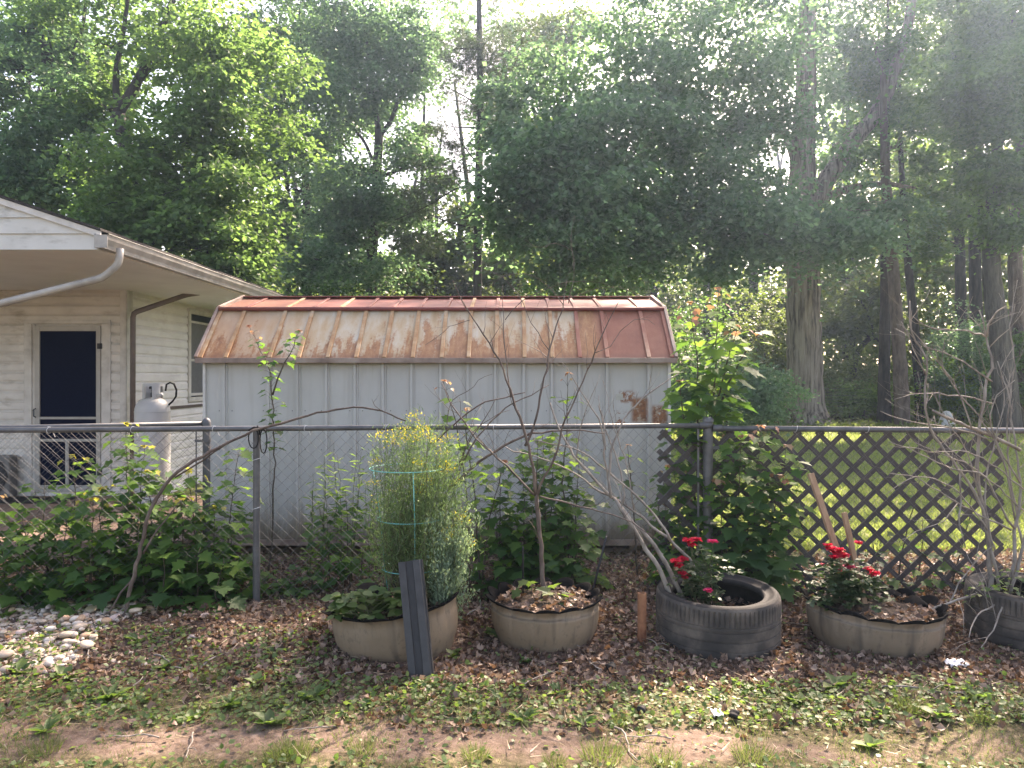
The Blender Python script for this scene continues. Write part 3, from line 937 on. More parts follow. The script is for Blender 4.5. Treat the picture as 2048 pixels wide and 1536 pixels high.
for z in (1.10, .7, .3):
    m = MB(); m.lathe([(.030, z - .012), (.035, z - .012), (.035, z + .012), (.030, z + .012)], (PC.x, PC.y, 0), 16, closed=True); m.box((a.x - .01, a.y - .006, z - .009), (PC.x - .02, PC.y + .004, z + .009)); m.build('tension_band', MATS['galv_dark'], f2)
m = MB(); fabric(m, PC + (PD - PC).normalized() * .06 + Vector((0, .022, 0)), PD + Vector((0, .022, 0)), .02, 1.25); m.build('wire_mesh', MATS['galv_wire'], f2)

# cord looped round the post head
q = fxy(512)
m = MB()
def loop(cx, cz, rx, rz, y, k=14, a0=0): return [(cx + rx * math.sin(a0 + 6.28 * i / k), y, cz + rz * math.cos(a0 + 6.28 * i / k)) for i in range(k)]
m.tube(loop(q.x - .005, RZ - .065, .035, .07, q.y - .035), .0045, 6, closed=True)
m.tube(loop(q.x + .062, RZ - .085, .024, .085, q.y - .03), .0045, 6, closed=True)
m.tube([(q.x - .04, q.y - .03, RZ - .01), (q.x, q.y - .04, RZ + .012), (q.x + .05, q.y - .035, RZ + .004), (q.x + .08, q.y - .02, RZ - .02)], .006, 6)
m.tube([(q.x + .02, q.y - .03, RZ + .02), (q.x + .04, q.y - .042, RZ - .01), (q.x + .035, q.y - .03, RZ - .04)], .007, 6)
tag(m.build('cord', MATS['black_rubber'], smooth=True), 'black cord looped round the fence post head and the tied branch', 'cord')

# lattice panel tied behind the right-hand fence
LP0, LP1, LZ0, LZ1 = 1.10, 3.60, .02, 1.20
LYa, LYb = 5.64, 5.50
ly = lambda x: LYa + (LYb - LYa) * (x - LP0) / (LP1 - LP0)
lat = empty('lattice_panel', ((LP0 + LP1) / 2, ly(2.3), 0), 'dark brown plastic lattice panel propped behind the fence on the right', 'lattice')
for layer, sgn in ((0, 1), (1, -1)):
    m = MB()
    pitch, w = .164, .037
    k = -20
    while k < 40:
        # slat line: x - sgn*z = LP0 + k*pitch ; clip to the panel rectangle
        c = LP0 + k * pitch + (.03 if sgn > 0 else .05) + random.uniform(-.004, .004)
        pa = []
        for z in (LZ0, LZ1):
            pa.append((c + sgn * (z - LZ0), z))
        (x0, z0), (x1, z1) = pa
        # clip in x
        def cl(xt): return LZ0 + (xt - c) * sgn
        lo_, hi_ = LZ0, LZ1
        zl, zr = cl(LP0), cl(LP1)
        lo_ = max(lo_, min(zl, zr)); hi_ = min(hi_, max(zl, zr))
        if hi_ - lo_ > .03:
            xa, xb = c + sgn * (lo_ - LZ0), c + sgn * (hi_ - LZ0)
            o_ = .007 * layer
            m.bar((xa, ly(xa) + o_, lo_), (xb, ly(xb) + o_, hi_), .0065, w, (0, 1, 0) if False else Vector((-(hi_ - lo_) * sgn, 0, abs(xb - xa))).normalized())
        k += 1
    m.build('slat_layer', MATS['lattice_plastic'], lat, bevel=.0015)

# ------------------------------------------------------------------ tyre planters
def litter_in(name, c, r, z, parent, k=260, seed=1, mat='leaf_litter', size=(.025, .05)):
    g = np.random.default_rng(seed)
    a = g.uniform(0, 6.283, k); rr = r * np.sqrt(g.uniform(0, 1, k))
    P = np.stack([c[0] + rr * np.cos(a), c[1] + rr * np.sin(a), z + g.uniform(0, .025, k)], 1)
    return leaves(name, P, rdir(k, 0, g) * [1, 1, .35], rdir(k, 1.5, g), g.uniform(*size, k), DRY, MATS[mat], parent)


def scalloped(cx, cy, R, h, label, mat, n_sc, tilt=0, seed=0, flare=.035, soilz=.8):
    g = random.Random(seed)
    root = empty('tyre_planter', (cx, cy, 0), label, 'planter')
    N = n_sc * 12
    ph = [g.uniform(.75, 1.25) for _ in range(n_sc)]
    lean = [g.uniform(-.01, .03) for _ in range(n_sc)]
    outer = [(.86, -.03), (.90, .02), (.955, .06), (.985, .11), (1.0, .17), (1.0, .55 * h + .06), (.995, h - .055), (1.0, h - .022)]

    def scal(j):
        t = (j % 12) / 12.0
        return abs(math.sin(math.pi * t)) ** .7 * ph[(j // 12) % n_sc], lean[(j // 12) % n_sc]

    m = MB()
    k = len(outer)

    def pt(i, j):
        a = 2 * math.pi * i / N
        s, l = scal(i)
        dent = -.020 * max(0, 1 - s) ** 1.5 * min(1, max(0, outer[min(j, k - 1)][1] / h)) ** 1.5
        if j < k:
            r, z = outer[j][0] * R + dent, outer[j][1]
        elif j == k:
            r, z = R + dent + (flare * .3 + l * .4) * s, h - .012 + .016 * s
        elif j == k + 1:
            r, z = R + dent + (flare * .8 + l) * s, h - .008 + .038 * s
        elif j == k + 2:
            r, z = R - .012 + dent + (flare * .8 + l) * s, h - .008 + .038 * s
        else:
            r, z = R - .016 + dent, (h - .03, h * .5)[j - k - 3]
        return (cx + r * math.cos(a), cy + r * math.sin(a), z + gz(cx, cy) - .02)
    nv = k + 5
    m.grid(pt, N, nv, wrap=True)
    m.m = [1 if (q % (nv - 1)) >= k else 0 for q in range(len(m.f))]
    m.build('wall', [MATS[mat], MATS['rim_rubber']], root, smooth=True)
    zz = h * soilz + gz(cx, cy) - .02
    m = MB(); m.lathe([(R - .012, zz - .03), (R * .8, zz), (R * .4, zz + .02), (0, zz + .025)], (cx, cy, 0), 28); m.build('soil', MATS['soil'], root, smooth=True)
    litter_in('dead_leaves', (cx, cy), R * .9, zz + .005, root, seed=seed)
    root.rotation_euler.y = tilt
    return root, zz


P1 = ((798 - CX) / F * 4.52, 4.52)
P2 = ((1090 - CX) / F * 4.64, 4.64)
P3 = ((1434 - CX) / F * 4.62, 4.62)
P4 = ((1745 - CX) / F * 4.58, 4.58)
P5 = (3.21, 4.60)
pl1, s1 = scalloped(*P1, .375, .27, 'beige scalloped tyre planter with the caged yellow flowering bush', 'planter_paint', 13, math.radians(-6), 3, .05)
pl2, s2 = scalloped(*P2, .335, .235, 'beige scalloped tyre planter with the bare young tree', 'planter_paint', 14, 0, 4, .03, .86)
pl4, s4 = scalloped(*P4, .385, .225, 'scalloped tyre planter with dark vertical stains holding red roses and two stakes', 'planter_paint_dark', 15, math.radians(2), 6, .03, .9)
# curled black flaps of the cut sidewall
for root, P, R, h, a0, a1, nn_ in ((pl4, P4, .36, .22, 0, 90, 3),):
    for k in range(nn_):
        am = math.radians(a0 + (a1 - a0) * (k + .5) / nn_)
        m = MB()
        hw = math.radians((a1 - a0) / nn_ * .48)
        m.grid(lambda i, j: (P[0] + (R - .02 * j + .03 * math.sin(j * .9)) * math.cos(am + hw * (i / 5 - 1)), P[1] + (R - .02 * j + .03 * math.sin(j * .9)) * math.sin(am + hw * (i / 5 - 1)),
                             h - .04 + (.025 * j if j < 4 else .075 - .02 * (j - 3)) * (.4 + .6 * math.cos((i / 5 - 1) * 1.3))), 11, 7)
        o = m.build('sidewall_flap', MATS['rim_rubber'], root, smooth=True)
        md = o.modifiers.new('thick', 'SOLIDIFY'); md.thickness = .012


def tyre(cx, cy, R, h, label, rim=.72, tilt=0, seed=0):
    root = empty('tyre_planter', (cx, cy, 0), label, 'planter')
    N = 320
    prof = [(.93, -.03), (.985, .0), (1.0, .03)]
    zt = h - .115
    gl = [.065, .12, .175]
    for z in gl:
        prof += [(1.0, z - .005), (.984, z - .003), (.984, z + .003), (1.0, z + .005)]
    prof += [(1.0, zt - .006), (.988, zt - .003), (.988, zt + .003), (1.0, zt + .006), (1.0, zt + .02), (.999, zt + .05), (.996, h - .04), (.985, h - .02), (.965, h - .006)]
    prof = [(r * R, z) for r, z in prof]
    lo_, hi_ = zt + .012, h - .028

    def rf(j, r, z):
        if j % 4 == 0 and lo_ < z < hi_:
            return r - .009, z
        return r, z
    m = MB(); m.lathe(prof, (cx, cy, 0), N, rf=rf)
    m.build('tread', MATS['tread'], root, smooth=True, angle=30)
    m = MB()
    m.lathe([(.965 * R, h - .006), (.93 * R, h + .004), (.88 * R, h + .004), (.87 * R, h - .002), (.82 * R, h - .010), (.78 * R, h - .018), (.765 * R, h - .012), (.735 * R, h - .016),
             (rim * R, h - .03), (rim * R, h - .045), (.74 * R, h - .05), (.86 * R, h - .04), (.95 * R, h - .05), (.965 * R, h * .5), (.95 * R, 0)], (cx, cy, 0), 96)
    m.build('sidewall', MATS['black_rubber'], root, smooth=True)
    zz = h * .45
    m = MB(); m.lathe([(.955 * R, zz - .02), (R * .5, zz), (0, zz + .02)], (cx, cy, 0), 28); m.build('soil', MATS['soil'], root, smooth=True)
    litter_in('dead_leaves', (cx, cy), R * .85, zz + .01, root, seed=seed)
    root.rotation_euler.x = tilt
    root.location.z = gz(cx, cy) - .02
    return root, zz


pl3, s3 = tyre(*P3, .372, .315, 'black worn tread tyre lying flat beside the rusty pipe with roses growing inside', seed=11, tilt=math.radians(2.2))
pl5, s5 = tyre(*P5, .375, .305, 'black tyre at the right edge full of bare grey shrub stems', seed=12)

# rusty pipe, black trim board, stakes
q = W(1284, 1288, 4.5)
m = MB(); m.lathe([(.027, -.08), (.027, .305), (.026, .308), (.021, .308), (.021, .05)], (q.x, q.y, 0), 20)
tag(m.build('rusty_pipe', MATS['rust_pipe'], smooth=True, angle=40), 'short upright orange rusty pipe standing left of the black tread tyre', 'pipe')

bd = empty('trim_board', W(842, 1358, 3.98), 'black and grey ribbed plastic board leaning on the left beige planter', 'board')
b0, b1 = Vector((W(842, 1358, 3.98).x, 3.98, -.01)), Vector((W(819, 1122, 4.16).x, 4.16, W(819, 1122, 4.16).z))
t_ = (b1 - b0).normalized(); s_ = Vector((1, -.12, 0)); s_ = (s_ - t_ * s_.dot(t_)).normalized(); n_ = s_.cross(t_)
if n_.y > 0: n_ = -n_
def strip(prof_, name, mt):
    m = MB(); k = len(prof_)
    m.add([b0 + s_ * x + n_ * y for x, y in prof_] + [b1 + s_ * x + n_ * y for x, y in prof_], [(i, k + i, k + (i + 1) % k, (i + 1) % k) for i in range(k)] + [tuple(range(k)), tuple(range(2 * k - 1, k - 1, -1))])
    o = m.build(name, mt, bd)
    return o
strip([(-.062, 0), (-.062, .012), (-.022, .016), (-.018, .004), (-.014, .002), (-.014, 0)], 'side_flange', MATS['grey_plastic'])
strip([(-.0135, 0), (-.0135, .004), (.0165, .004), (.0165, 0)], 'centre_groove', MATS['black_plastic'])
strip([(.017, 0), (.017, .002), (.021, .016), (.058, .012), (.064, 0)], 'side_flange', MATS['grey_plastic'])
strip([(.0645, -.03), (.0645, .001), (.070, .001), (.070, -.03)], 'edge_lip', MATS['black_plastic'])

def stake(p, q, w, name, label, mt, n=4, point=True):
    m = MB()
    p, q = Vector(p), Vector(q)
    if n == 4:
        m.bar(p, q, w, w * .55, (0.25, -1, 0))
    else:
        m.tube([p, p.lerp(q, .97), q], [w / 2, w / 2, w / 4], n)
    o = m.build(name, mt, bevel=.002 if n == 4 else 0, smooth=n != 4)
    return tag(o, label, 'stake')

stake(W(1706, 1195, 4.62), W(1621, 947, 4.86), .040, 'wooden_stake', 'taller of the two tan wooden stakes leaning above the red roses', MATS['stake_wood'])
stake(W(1733, 1225, 4.56), W(1688, 1025, 4.66), .033, 'wooden_stake', 'shorter of the two tan wooden stakes, right of the taller one', MATS['stake_wood'])
stake(W(1046, 1215, 4.72), W(1046, 1092, 4.72), .012, 'garden_stake', 'thin black upright rod left of the bare young tree', MATS['black_plastic'], 8)
stake(W(1176, 1218, 4.74), W(1213, 1072, 4.9), .015, 'garden_stake', 'thin black rod leaning right out of the planter with the bare tree', MATS['black_plastic'], 8)

# tomato cage of turquoise wire
cg = empty('plant_cage', (P1[0], P1[1], .2), 'turquoise wire plant cage round the yellow flowering bush', 'plant cage')
CY = 4.58
for (pl_, pr, pyc, nm) in ((740, 890, 936, 0), (756, 884, 1036, 0), (765, 876, 1134, 0)):
    c = W((pl_ + pr) / 2, pyc, CY); r = (pr - pl_) / 2 / F * CY
    m = MB(); m.tube([(c.x + r * math.cos(t), c.y + r * math.sin(t), c.z) for t in [i * 6.2832 / 40 for i in range(40)]], .0030, 6, closed=True)
    m.build('ring', MATS['cage_wire'], cg, smooth=True)
cc = [W(815, 936, CY), W(820, 1036, CY), W(820.5, 1134, CY), W(822, 1225, CY)]
rr = [75 / F * CY, 64 / F * CY, 55.5 / F * CY, 44 / F * CY]
for a in (-74, 46, 166):
    t = math.radians(a)
    m = MB(); m.tube([(c.x + r * math.cos(t), c.y + r * math.sin(t), c.z) for c, r in zip(cc, rr)], .0030, 6)
    m.build('upright', MATS['cage_wire'], cg, smooth=True)

# litter scraps and fungus
q = W(1912, 1330, 4.12)
m = MB(); m.grid(lambda i, j: (q.x + (i - 5) * .011, q.y + (j - 4) * .012, gz(q.x, q.y) + .012 + .016 * abs(math.sin(i * .9 + j * .5)) + .01 * math.sin(j * 1.3)), 11, 9)
o = tag(m.build('plastic_scrap', MATS['litter_plastic'], smooth=True), 'crumpled white plastic scrap on dead leaves right of the stained planter', 'litter')
o.modifiers.new('thick', 'SOLIDIFY').thickness = .002
q = W(1434, 1432, 3.53)
m = MB(); m.grid(lambda i, j: (q.x + (i - 3) * .008, q.y + (j - 3) * .012, gz(q.x, q.y) + .02 + .012 * abs(math.sin(i * 1.1 + j * .7))), 7, 7)
o = tag(m.build('paper_scrap', MATS['paper'], smooth=True), 'small white paper scrap in the grass below the black tread tyre', 'litter')
o.modifiers.new('thick', 'SOLIDIFY').thickness = .002
def lump(name, c, r, mt, label, cat, seed, sq=(1, 1, .8)):
    bm = bmesh.new(); bmesh.ops.create_icosphere(bm, subdivisions=3, radius=1)
    g = random.Random(seed); ks = [(g.uniform(1, 3), g.uniform(1, 3), g.uniform(1, 3), g.uniform(0, 6)) for _ in range(4)]
    for v in bm.verts:
        d = sum(math.sin(a * v.co.x * 1.6 + b * v.co.y * 1.6 + c_ * v.co.z * 1.6 + p) for a, b, c_, p in ks) * .09
        v.co *= (1 + d); v.co = Vector((v.co.x * sq[0], v.co.y * sq[1], v.co.z * sq[2])) * r
    me = bpy.data.meshes.new(name); bm.to_mesh(me); bm.free()
    o = link(name, me, mt, None, True); o.location = c
    return tag(o, label, cat)
lump('fungus', W(1120, 1208, 4.6), .030, MATS['fungus'], 'larger rounded yellow fungus clump in the planter with the bare tree', 'fungus', 3)
lump('fungus', W(1137, 1226, 4.48), .026, MATS['fungus'], 'smaller yellow fungus clump nearer the rim of the planter with the bare tree', 'fungus', 4)
lump('rubber_scrap', Vector((W(1283, 1428, 3.57).x, 3.57, .02)), .022, MATS['black_rubber'], 'small dark rubber scrap in the grass below the rusty pipe', 'litter', 5)
lump('rubber_scrap', Vector((W(1468, 1440, 3.52).x, 3.52, .02)), .024, MATS['black_rubber'], 'dark rubber scrap in the grass just right of the white paper scrap', 'litter', 6)
lump('rubber_scrap', Vector((W(1222, 1345, 4.07).x, 4.07, .03)), .03, MATS['black_rubber'], 'black scrap lying on twigs in front of the rusty pipe', 'litter', 8)

# wire field fence at the edge of the wood
wf = empty('wire_fence', (11.5, 27, 0), 'far wire strand fence between the trunks right of the large tree', 'fence')
for k, py in enumerate((776, 783, 790, 797, 804, 812, 822)):
    m = MB(); z = EYE - (py - HY) / F * 27
    m.tube([(9.5, 26.6, z), (13, 27.0, z - .03), (17, 27.4, z - .02), (21, 27.6, z)], .008, 4); m.build('strand', MATS['galv_wire'], wf)
for x in (10.6, 13.8, 17.0, 20.0):
    m = MB(); m.tube([(x, 27.05, -.1), (x, 27.05, 1.35)], .05, 8); m.build('post', MATS['bark_grey'], wf, smooth=True)
# pale cone shaped cover by the trees
m = MB(); q = W(1893, 862, 24); m.lathe([(.26, -.25), (.25, 0), (.20, .22), (.13, .42), (.08, .50), (.0, .52)], (q.x, q.y, .02), 10, rf=lambda j, r, z: (r * (1 + .12 * math.sin(j * 2.3)), z))
tag(m.build('draped_cover', MATS['litter_plastic']), 'pale cone shaped draped cover standing under the trees far behind the lattice', 'cover')
# ------------------------------------------------------------------ small plants
def resample(pts, rs, n):
    pts = [Vector(p) for p in pts]
    d = [0]
    for a, b in zip(pts, pts[1:]): d.append(d[-1] + (b - a).length)
    out, ro = [], []
    for i in range(n):
        t = d[-1] * i / (n - 1)
        k = max(j for j in range(len(d)) if d[j] <= t + 1e-9)
        k = min(k, len(pts) - 2)
        f = (t - d[k]) / max(1e-9, d[k + 1] - d[k])
        out.append(pts[k].lerp(pts[k + 1], f)); ro.append(rs[k] + (rs[k + 1] - rs[k]) * f)
    return out, ro


def rough_poly(pts, r0, r1, rng, n=None, wob=.006, pw=1.0):
    """a woody stem through pts: smoothed a little, slightly crooked, tapering"""
    pts = [Vector(p) for p in pts]
    rs = [r0 + (r1 - r0) * (i / (len(pts) - 1)) ** pw for i in range(len(pts))]
    L_ = sum((b - a).length for a, b in zip(pts, pts[1:]))
    n = n or max(len(pts) * 2, int(L_ / .06))
    P, Rr = resample(pts, rs, n)
    for _ in range(1):
        P = [P[0]] + [(P[i - 1] + P[i] * 2 + P[i + 1]) / 4 for i in range(1, n - 1)] + [P[-1]]
    for i in range(1, n - 1):
        P[i] = P[i] + Vector((rng.gauss(0, wob), rng.gauss(0, wob), rng.gauss(0, wob)))
        Rr[i] *= 1 + rng.gauss(0, .06)
    return P, Rr


def plant_leaves(root, buckets):
    for name, mt, tm, rows in buckets:
        if rows:
            A = np.array([list(p) + list(d) + list(n) + [s] for p, d, n, s in rows])
            leaves(name, A[:, 0:3], A[:, 3:6], A[:, 6:9], A[:, 9], tm, MATS[mt], root)


def sapling(label, stems, seed, size=(.07, .12), step=.075, f0=.12, top='leaf_young', mid='leaf_sapling', upper='leaf_lime', upf=.72, name='maple_sapling', group=None, spread=1.0, rad=.007, cat='sapling', dens=3):
    g = random.Random(seed)
    root = empty(name, stems[0][0], label, cat, group)
    m = MB()
    low, hi, young = [], [], []
    for st in stems:
        P, Rr = rough_poly(st, rad, .0018, g, wob=.004)
        m.tube(P, Rr, 6)
        L_ = sum((b - a).length for a, b in zip(P, P[1:]))
        nn = max(3, int(L_ * (1 - f0) / step))
        Q, _ = resample(P, Rr, 60)
        ang = g.uniform(0, 6.28)
        for i in range(nn):
            f = f0 + (1 - f0) * (i + g.uniform(-.2, .2)) / nn
            f = min(max(f, 0), .985)
            p = Q[int(f * 59)]
            ang += math.pi / 2 + g.uniform(-.3, .3)
            for s in range(dens):
                a = ang + s * 2 * math.pi / dens + g.uniform(-.4, .4)
                if g.random() < .10: continue
                out = Vector((math.cos(a), math.sin(a), 0))
                pl_ = g.uniform(.05, .15) * spread * (1.15 - .6 * f)
                tip = p + out * pl_ + Vector((0, 0, g.uniform(0, .06)))
                m.tube([p, p.lerp(tip, .5) + Vector((0, 0, .008)), tip], [.0016, .0012, .001], 3, caps=False)
                sz = g.uniform(*size) * (1.1 - .45 * f)
                D = out + Vector((g.uniform(-.3, .3), g.uniform(-.3, .3), g.uniform(-.75, .0)))
                Nn = Vector((g.uniform(-.4, .4), g.uniform(-.4, .4) - .15, 1)) + out * .35
                rec = (tip, D, Nn, sz)
                if f > .94 and top: young.append((tip, D + Vector((0, 0, -.6)), Nn, sz * .55))
                elif f > upf and g.random() < .8 or g.random() < .10: hi.append(rec)
                else: low.append(rec)
        if top:
            for _ in range(4):
                a = g.uniform(0, 6.28); o = Vector((math.cos(a), math.sin(a), 0))
                young.append((P[-1], o + Vector((0, 0, g.uniform(-1.2, .3))), o + Vector((0, 0, .4)), g.uniform(.035, .055)))
    m.build('stem', MATS['stem_dark'], root, smooth=True)
    plant_leaves(root, [('foliage', mid, MAPLE, low), ('upper_foliage', upper, MAPLE, hi), ('young_foliage', top or 'leaf_young', MAPLE, young)])
    return root


def pstem(px0, py_top, Y, px1=None, n=4, base_py=None, seed=0):
    px1 = px1 if px1 is not None else px0
    b = W(px0, 0, Y); b.z = float(gz(b.x, Y)) - .02
    t = W(px1, py_top, Y)
    return [b.lerp(t, i / (n - 1)) + Vector((0, .03 * math.sin(i * 2 + px0), 0)) for i in range(n)]


# thicket of maple seedlings along the left of the fence (each its own stems)
sap = [
    ('leafy maple sapling at the far left edge before the brown porch slab', [(12, 1035, 5.35, -10), (40, 1090, 5.2, 55), (-30, 1060, 5.4, -50)], 21, 'leaf_young'),
    ('maple sapling whose top leaves stand against the left porch slab', [(95, 1010, 5.45, 88), (120, 1065, 5.25, 135), (60, 1075, 5.3, 45)], 22, None),
    ('tall thin maple sapling with one yellow leaf in front of the screen door', [(148, 955, 5.5, 146), (175, 1040, 5.35, 190)], 23, 'leaf_yellow'),
    ('maple sapling with yellow and lime top leaves in front of the propane tank', [(255, 890, 5.45, 252), (215, 1020, 5.3, 200), (300, 985, 5.5, 300), (270, 935, 5.6, 290)], 24, 'leaf_yellow'),
    ('bushy dark maple sapling behind the arching bare stem', [(310, 1000, 5.5, 330), (290, 1060, 5.25, 275), (345, 1050, 5.3, 350)], 25, None),
    ('maple sapling growing round the domed corner post', [(395, 985, 5.5, 380), (370, 1040, 5.3, 365), (430, 1060, 5.35, 425)], 26, 'leaf_yellow'),
    ('maple sapling between the domed post and the shed foot', [(440, 940, 5.55, 480), (455, 1080, 5.4, 465)], 27, None),
    ('low dark maple seedling at the foot of the thicket, left of the arching stem base', [(190, 1120, 5.15, 180), (225, 1110, 5.2, 230)], 28, None),
    ('low dark maple seedling right of the arching stem base', [(330, 1115, 5.12, 325), (390, 1120, 5.15, 400), (430, 1140, 5.15, 445)], 29, None),
]
for lab, sts, sd, tp in sap:
    sapling(lab, [pstem(a, b - (45 if b < 1100 else 25), c, d) for a, b, c, d in sts], sd, top=tp, upper='leaf_lime', upf=.84, spread=1.5, size=(.09, .155), step=.038, f0=.05)
sapling('low seedlings of maple at the foot of the line post', [pstem(560, 1150, 5.4, 555), pstem(590, 1135, 5.5, 600), pstem(620, 1150, 5.45, 625), pstem(535, 1165, 5.4, 530)], 30, top=None, size=(.06, .10), step=.02, f0=.15, upf=.95)
sapling('maple sapling of dark broad leaves between the line post and the flowering bush', [pstem(700, 980, 5.6, 690), pstem(665, 1010, 5.65, 640), pstem(715, 1090, 5.5, 728)], 31, top=None, size=(.08, .13), f0=.2, step=.05, upf=.97)
# tall thin sapling against the shed
m_st = [[W(537, 1165, 6.2), W(545, 1060, 6.2), W(550, 900, 6.2), W(545, 800, 6.2), W(540, 740, 6.2), W(520, 700, 6.2), W(498, 650, 6.2)],
        [W(545, 790, 6.2), W(560, 740, 6.2), W(580, 710, 6.2), W(600, 660, 6.2)]]
sapling('tall spindly sapling with a forked reddish tip against the shed front', m_st, 32, size=(.06, .10), f0=.52, step=.045, upf=.93, spread=.7, rad=.009, top='leaf_young')
# centre sapling clump behind the bare tree
sapling('dense maple clump behind the bare young tree', [pstem(1010, 1000, 5.55, 985), pstem(1050, 930, 5.65, 1045), pstem(1090, 900, 5.7, 1110), pstem(1130, 980, 5.6, 1150), pstem(1070, 1040, 5.5, 1030),
        pstem(1105, 1010, 5.5, 1090), pstem(1070, 880, 5.6, 1075), pstem(1000, 930, 5.6, 1000), pstem(1140, 910, 5.6, 1160), pstem(1040, 1000, 5.45, 1050), pstem(1025, 1075, 5.45, 1000), pstem(1120, 1090, 5.45, 1160), pstem(1095, 870, 5.75, 1085)], 33, size=(.08, .145), step=.036, f0=.06, upf=.92, spread=1.7, top=None)
sapling('spindly maple with a red top leaf over the flowering bush', [[W(940, 1180, 5.3), W(935, 1000, 5.3), W(915, 850, 5.3), W(886, 760, 5.3)]], 34, size=(.08, .12), f0=.42, step=.085, upf=.55, top='leaf_young', upper='leaf_lime')
sapling('thin maple shoot with lime leaves rising left of the bare tree limbs', [[W(1140, 1150, 5.6), W(1125, 950, 5.6), W(1135, 840, 5.6), W(1136, 745, 5.6)]], 35, size=(.07, .11), f0=.5, step=.08, upf=.55, top='leaf_young', upper='leaf_lime')
sapling('small maple shoot with orange young leaves just right of the flowering bush', [[W(960, 1160, 5.4), W(950, 1000, 5.4), W(930, 850, 5.4), W(935, 815, 5.4)], [W(965, 1160, 5.4), W(975, 1050, 5.4), W(1010, 920, 5.4)]], 36, size=(.08, .13), f0=.3, step=.09, upf=.6, top='leaf_young')
# right: the tall lime-topped maple at the terminal post and its dark neighbour
sapling('tall maple sapling with lime leaves and pinkish tips at the thick fence post', [
    [W(1400, 1190, 5.75), W(1415, 950, 5.75), W(1430, 750, 5.75), W(1436, 575, 5.75)], [W(1395, 1180, 5.8), W(1395, 900, 5.8), W(1395, 720, 5.8), W(1378, 605, 5.8)],
    [W(1415, 900, 5.75), W(1445, 760, 5.75), W(1475, 650, 5.75)], [W(1420, 850, 5.75), W(1470, 740, 5.75), W(1516, 665, 5.75)], [W(1390, 1000, 5.8), W(1370, 850, 5.7), W(1360, 760, 5.7)]],
    37, size=(.12, .19), step=.060, f0=.12, upf=.50, spread=1.4, rad=.011)
sapling('dark maple clump in front of the lattice beside the thick fence post', [pstem(1470, 870, 5.48, 1480), pstem(1500, 850, 5.48, 1520), pstem(1450, 960, 5.45, 1440), pstem(1520, 950, 5.46, 1560), pstem(1485, 1000, 5.44, 1500), pstem(1460, 1060, 5.42, 1450), pstem(1510, 1040, 5.42, 1540),
        pstem(1540, 890, 5.5, 1572)], 38, size=(.10, .16), step=.038, f0=.04, upf=.88, spread=1.45, top='leaf_young')
sapling('low maple clump left of the thick fence post behind the red roses', [pstem(1365, 930, 5.7, 1350), pstem(1385, 1000, 5.65, 1385), pstem(1345, 1010, 5.7, 1330), pstem(1400, 1080, 5.6, 1400), pstem(1370, 1090, 5.55, 1350)], 39, size=(.09, .15), step=.042, f0=.06, spread=1.3, upf=.93, top='leaf_young')
sapling('sparse vine like maple shoots climbing the lattice left of the right edge tyre', [pstem(1790, 960, 5.62, 1835), pstem(1830, 1040, 5.6, 1850), pstem(1760, 1080, 5.6, 1745), pstem(1880, 1080, 5.58, 1905), pstem(1700, 1090, 5.58, 1690), pstem(1905, 960, 5.62, 1950)], 40, size=(.07, .115), step=.11, f0=.1, upf=.95, top=None, mid='leaf_sapling')
sapling('few leaved shoot against the shed end beside the rust patches', [[W(1275, 1150, 5.9), W(1262, 950, 5.9), W(1255, 890, 5.9)], [W(1300, 1150, 5.9), W(1320, 1000, 5.9), W(1335, 930, 5.9)]], 41, size=(.07, .12), f0=.35, step=.11, upf=.9, top='leaf_young')
sapling('single large leaved weed rising in the planter with the bare tree', [[W(1062, 1228, 4.7), W(1064, 1165, 4.7)], [W(1105, 1222, 4.62), W(1112, 1190, 4.6)]], 42, size=(.09, .13), f0=.5, step=.03, upf=.1, top=None, upper='weed', name='broadleaf_weed', cat='weed')

# narrow leaved weeds before the shed
g = random.Random(5)
for i, (px, py, Y, lab) in enumerate([(610, 930, 5.75, 'leftmost tall narrow leaved weed before the shed'), (648, 905, 5.7, 'tall narrow leaved weed second from the left before the shed'), (678, 872, 5.72, 'tallest narrow leaved weed before the shed'), (706, 895, 5.68, 'narrow leaved weed just right of the tallest one'), (735, 940, 5.7, 'narrow leaved weed close to the turquoise cage')]):
    root = empty('tall_weed', W(px, 1170, Y), lab, 'weed', 'narrow leaved weeds before the shed')
    m = MB(); rows = []
    for s in range(3):
        st = pstem(px + g.uniform(-14, 14), py + g.uniform(0, 70), Y + g.uniform(-.1, .1), px + g.uniform(-18, 18))
        P, Rr = rough_poly(st, .004, .0015, g, wob=.003); m.tube(P, Rr, 5)
        for k in range(26):
            f = .2 + .8 * k / 26; p = P[int(f * (len(P) - 1))]
            a = k * 2.4 + g.uniform(-.4, .4)
            d = Vector((math.cos(a), math.sin(a), g.uniform(-.5, .8)))
            rows.append((p, d, Vector((g.uniform(-.3, .3), g.uniform(-.3, .3), 1)), g.uniform(.06, .14) * (1.2 - .5 * f)))
    m.build('stem', MATS['stem_green'], root, smooth=True)
    plant_leaves(root, [('foliage', 'leaf_lance', (LANCE[0] * np.array([1.7, 1, 1]), LANCE[1]), rows)])


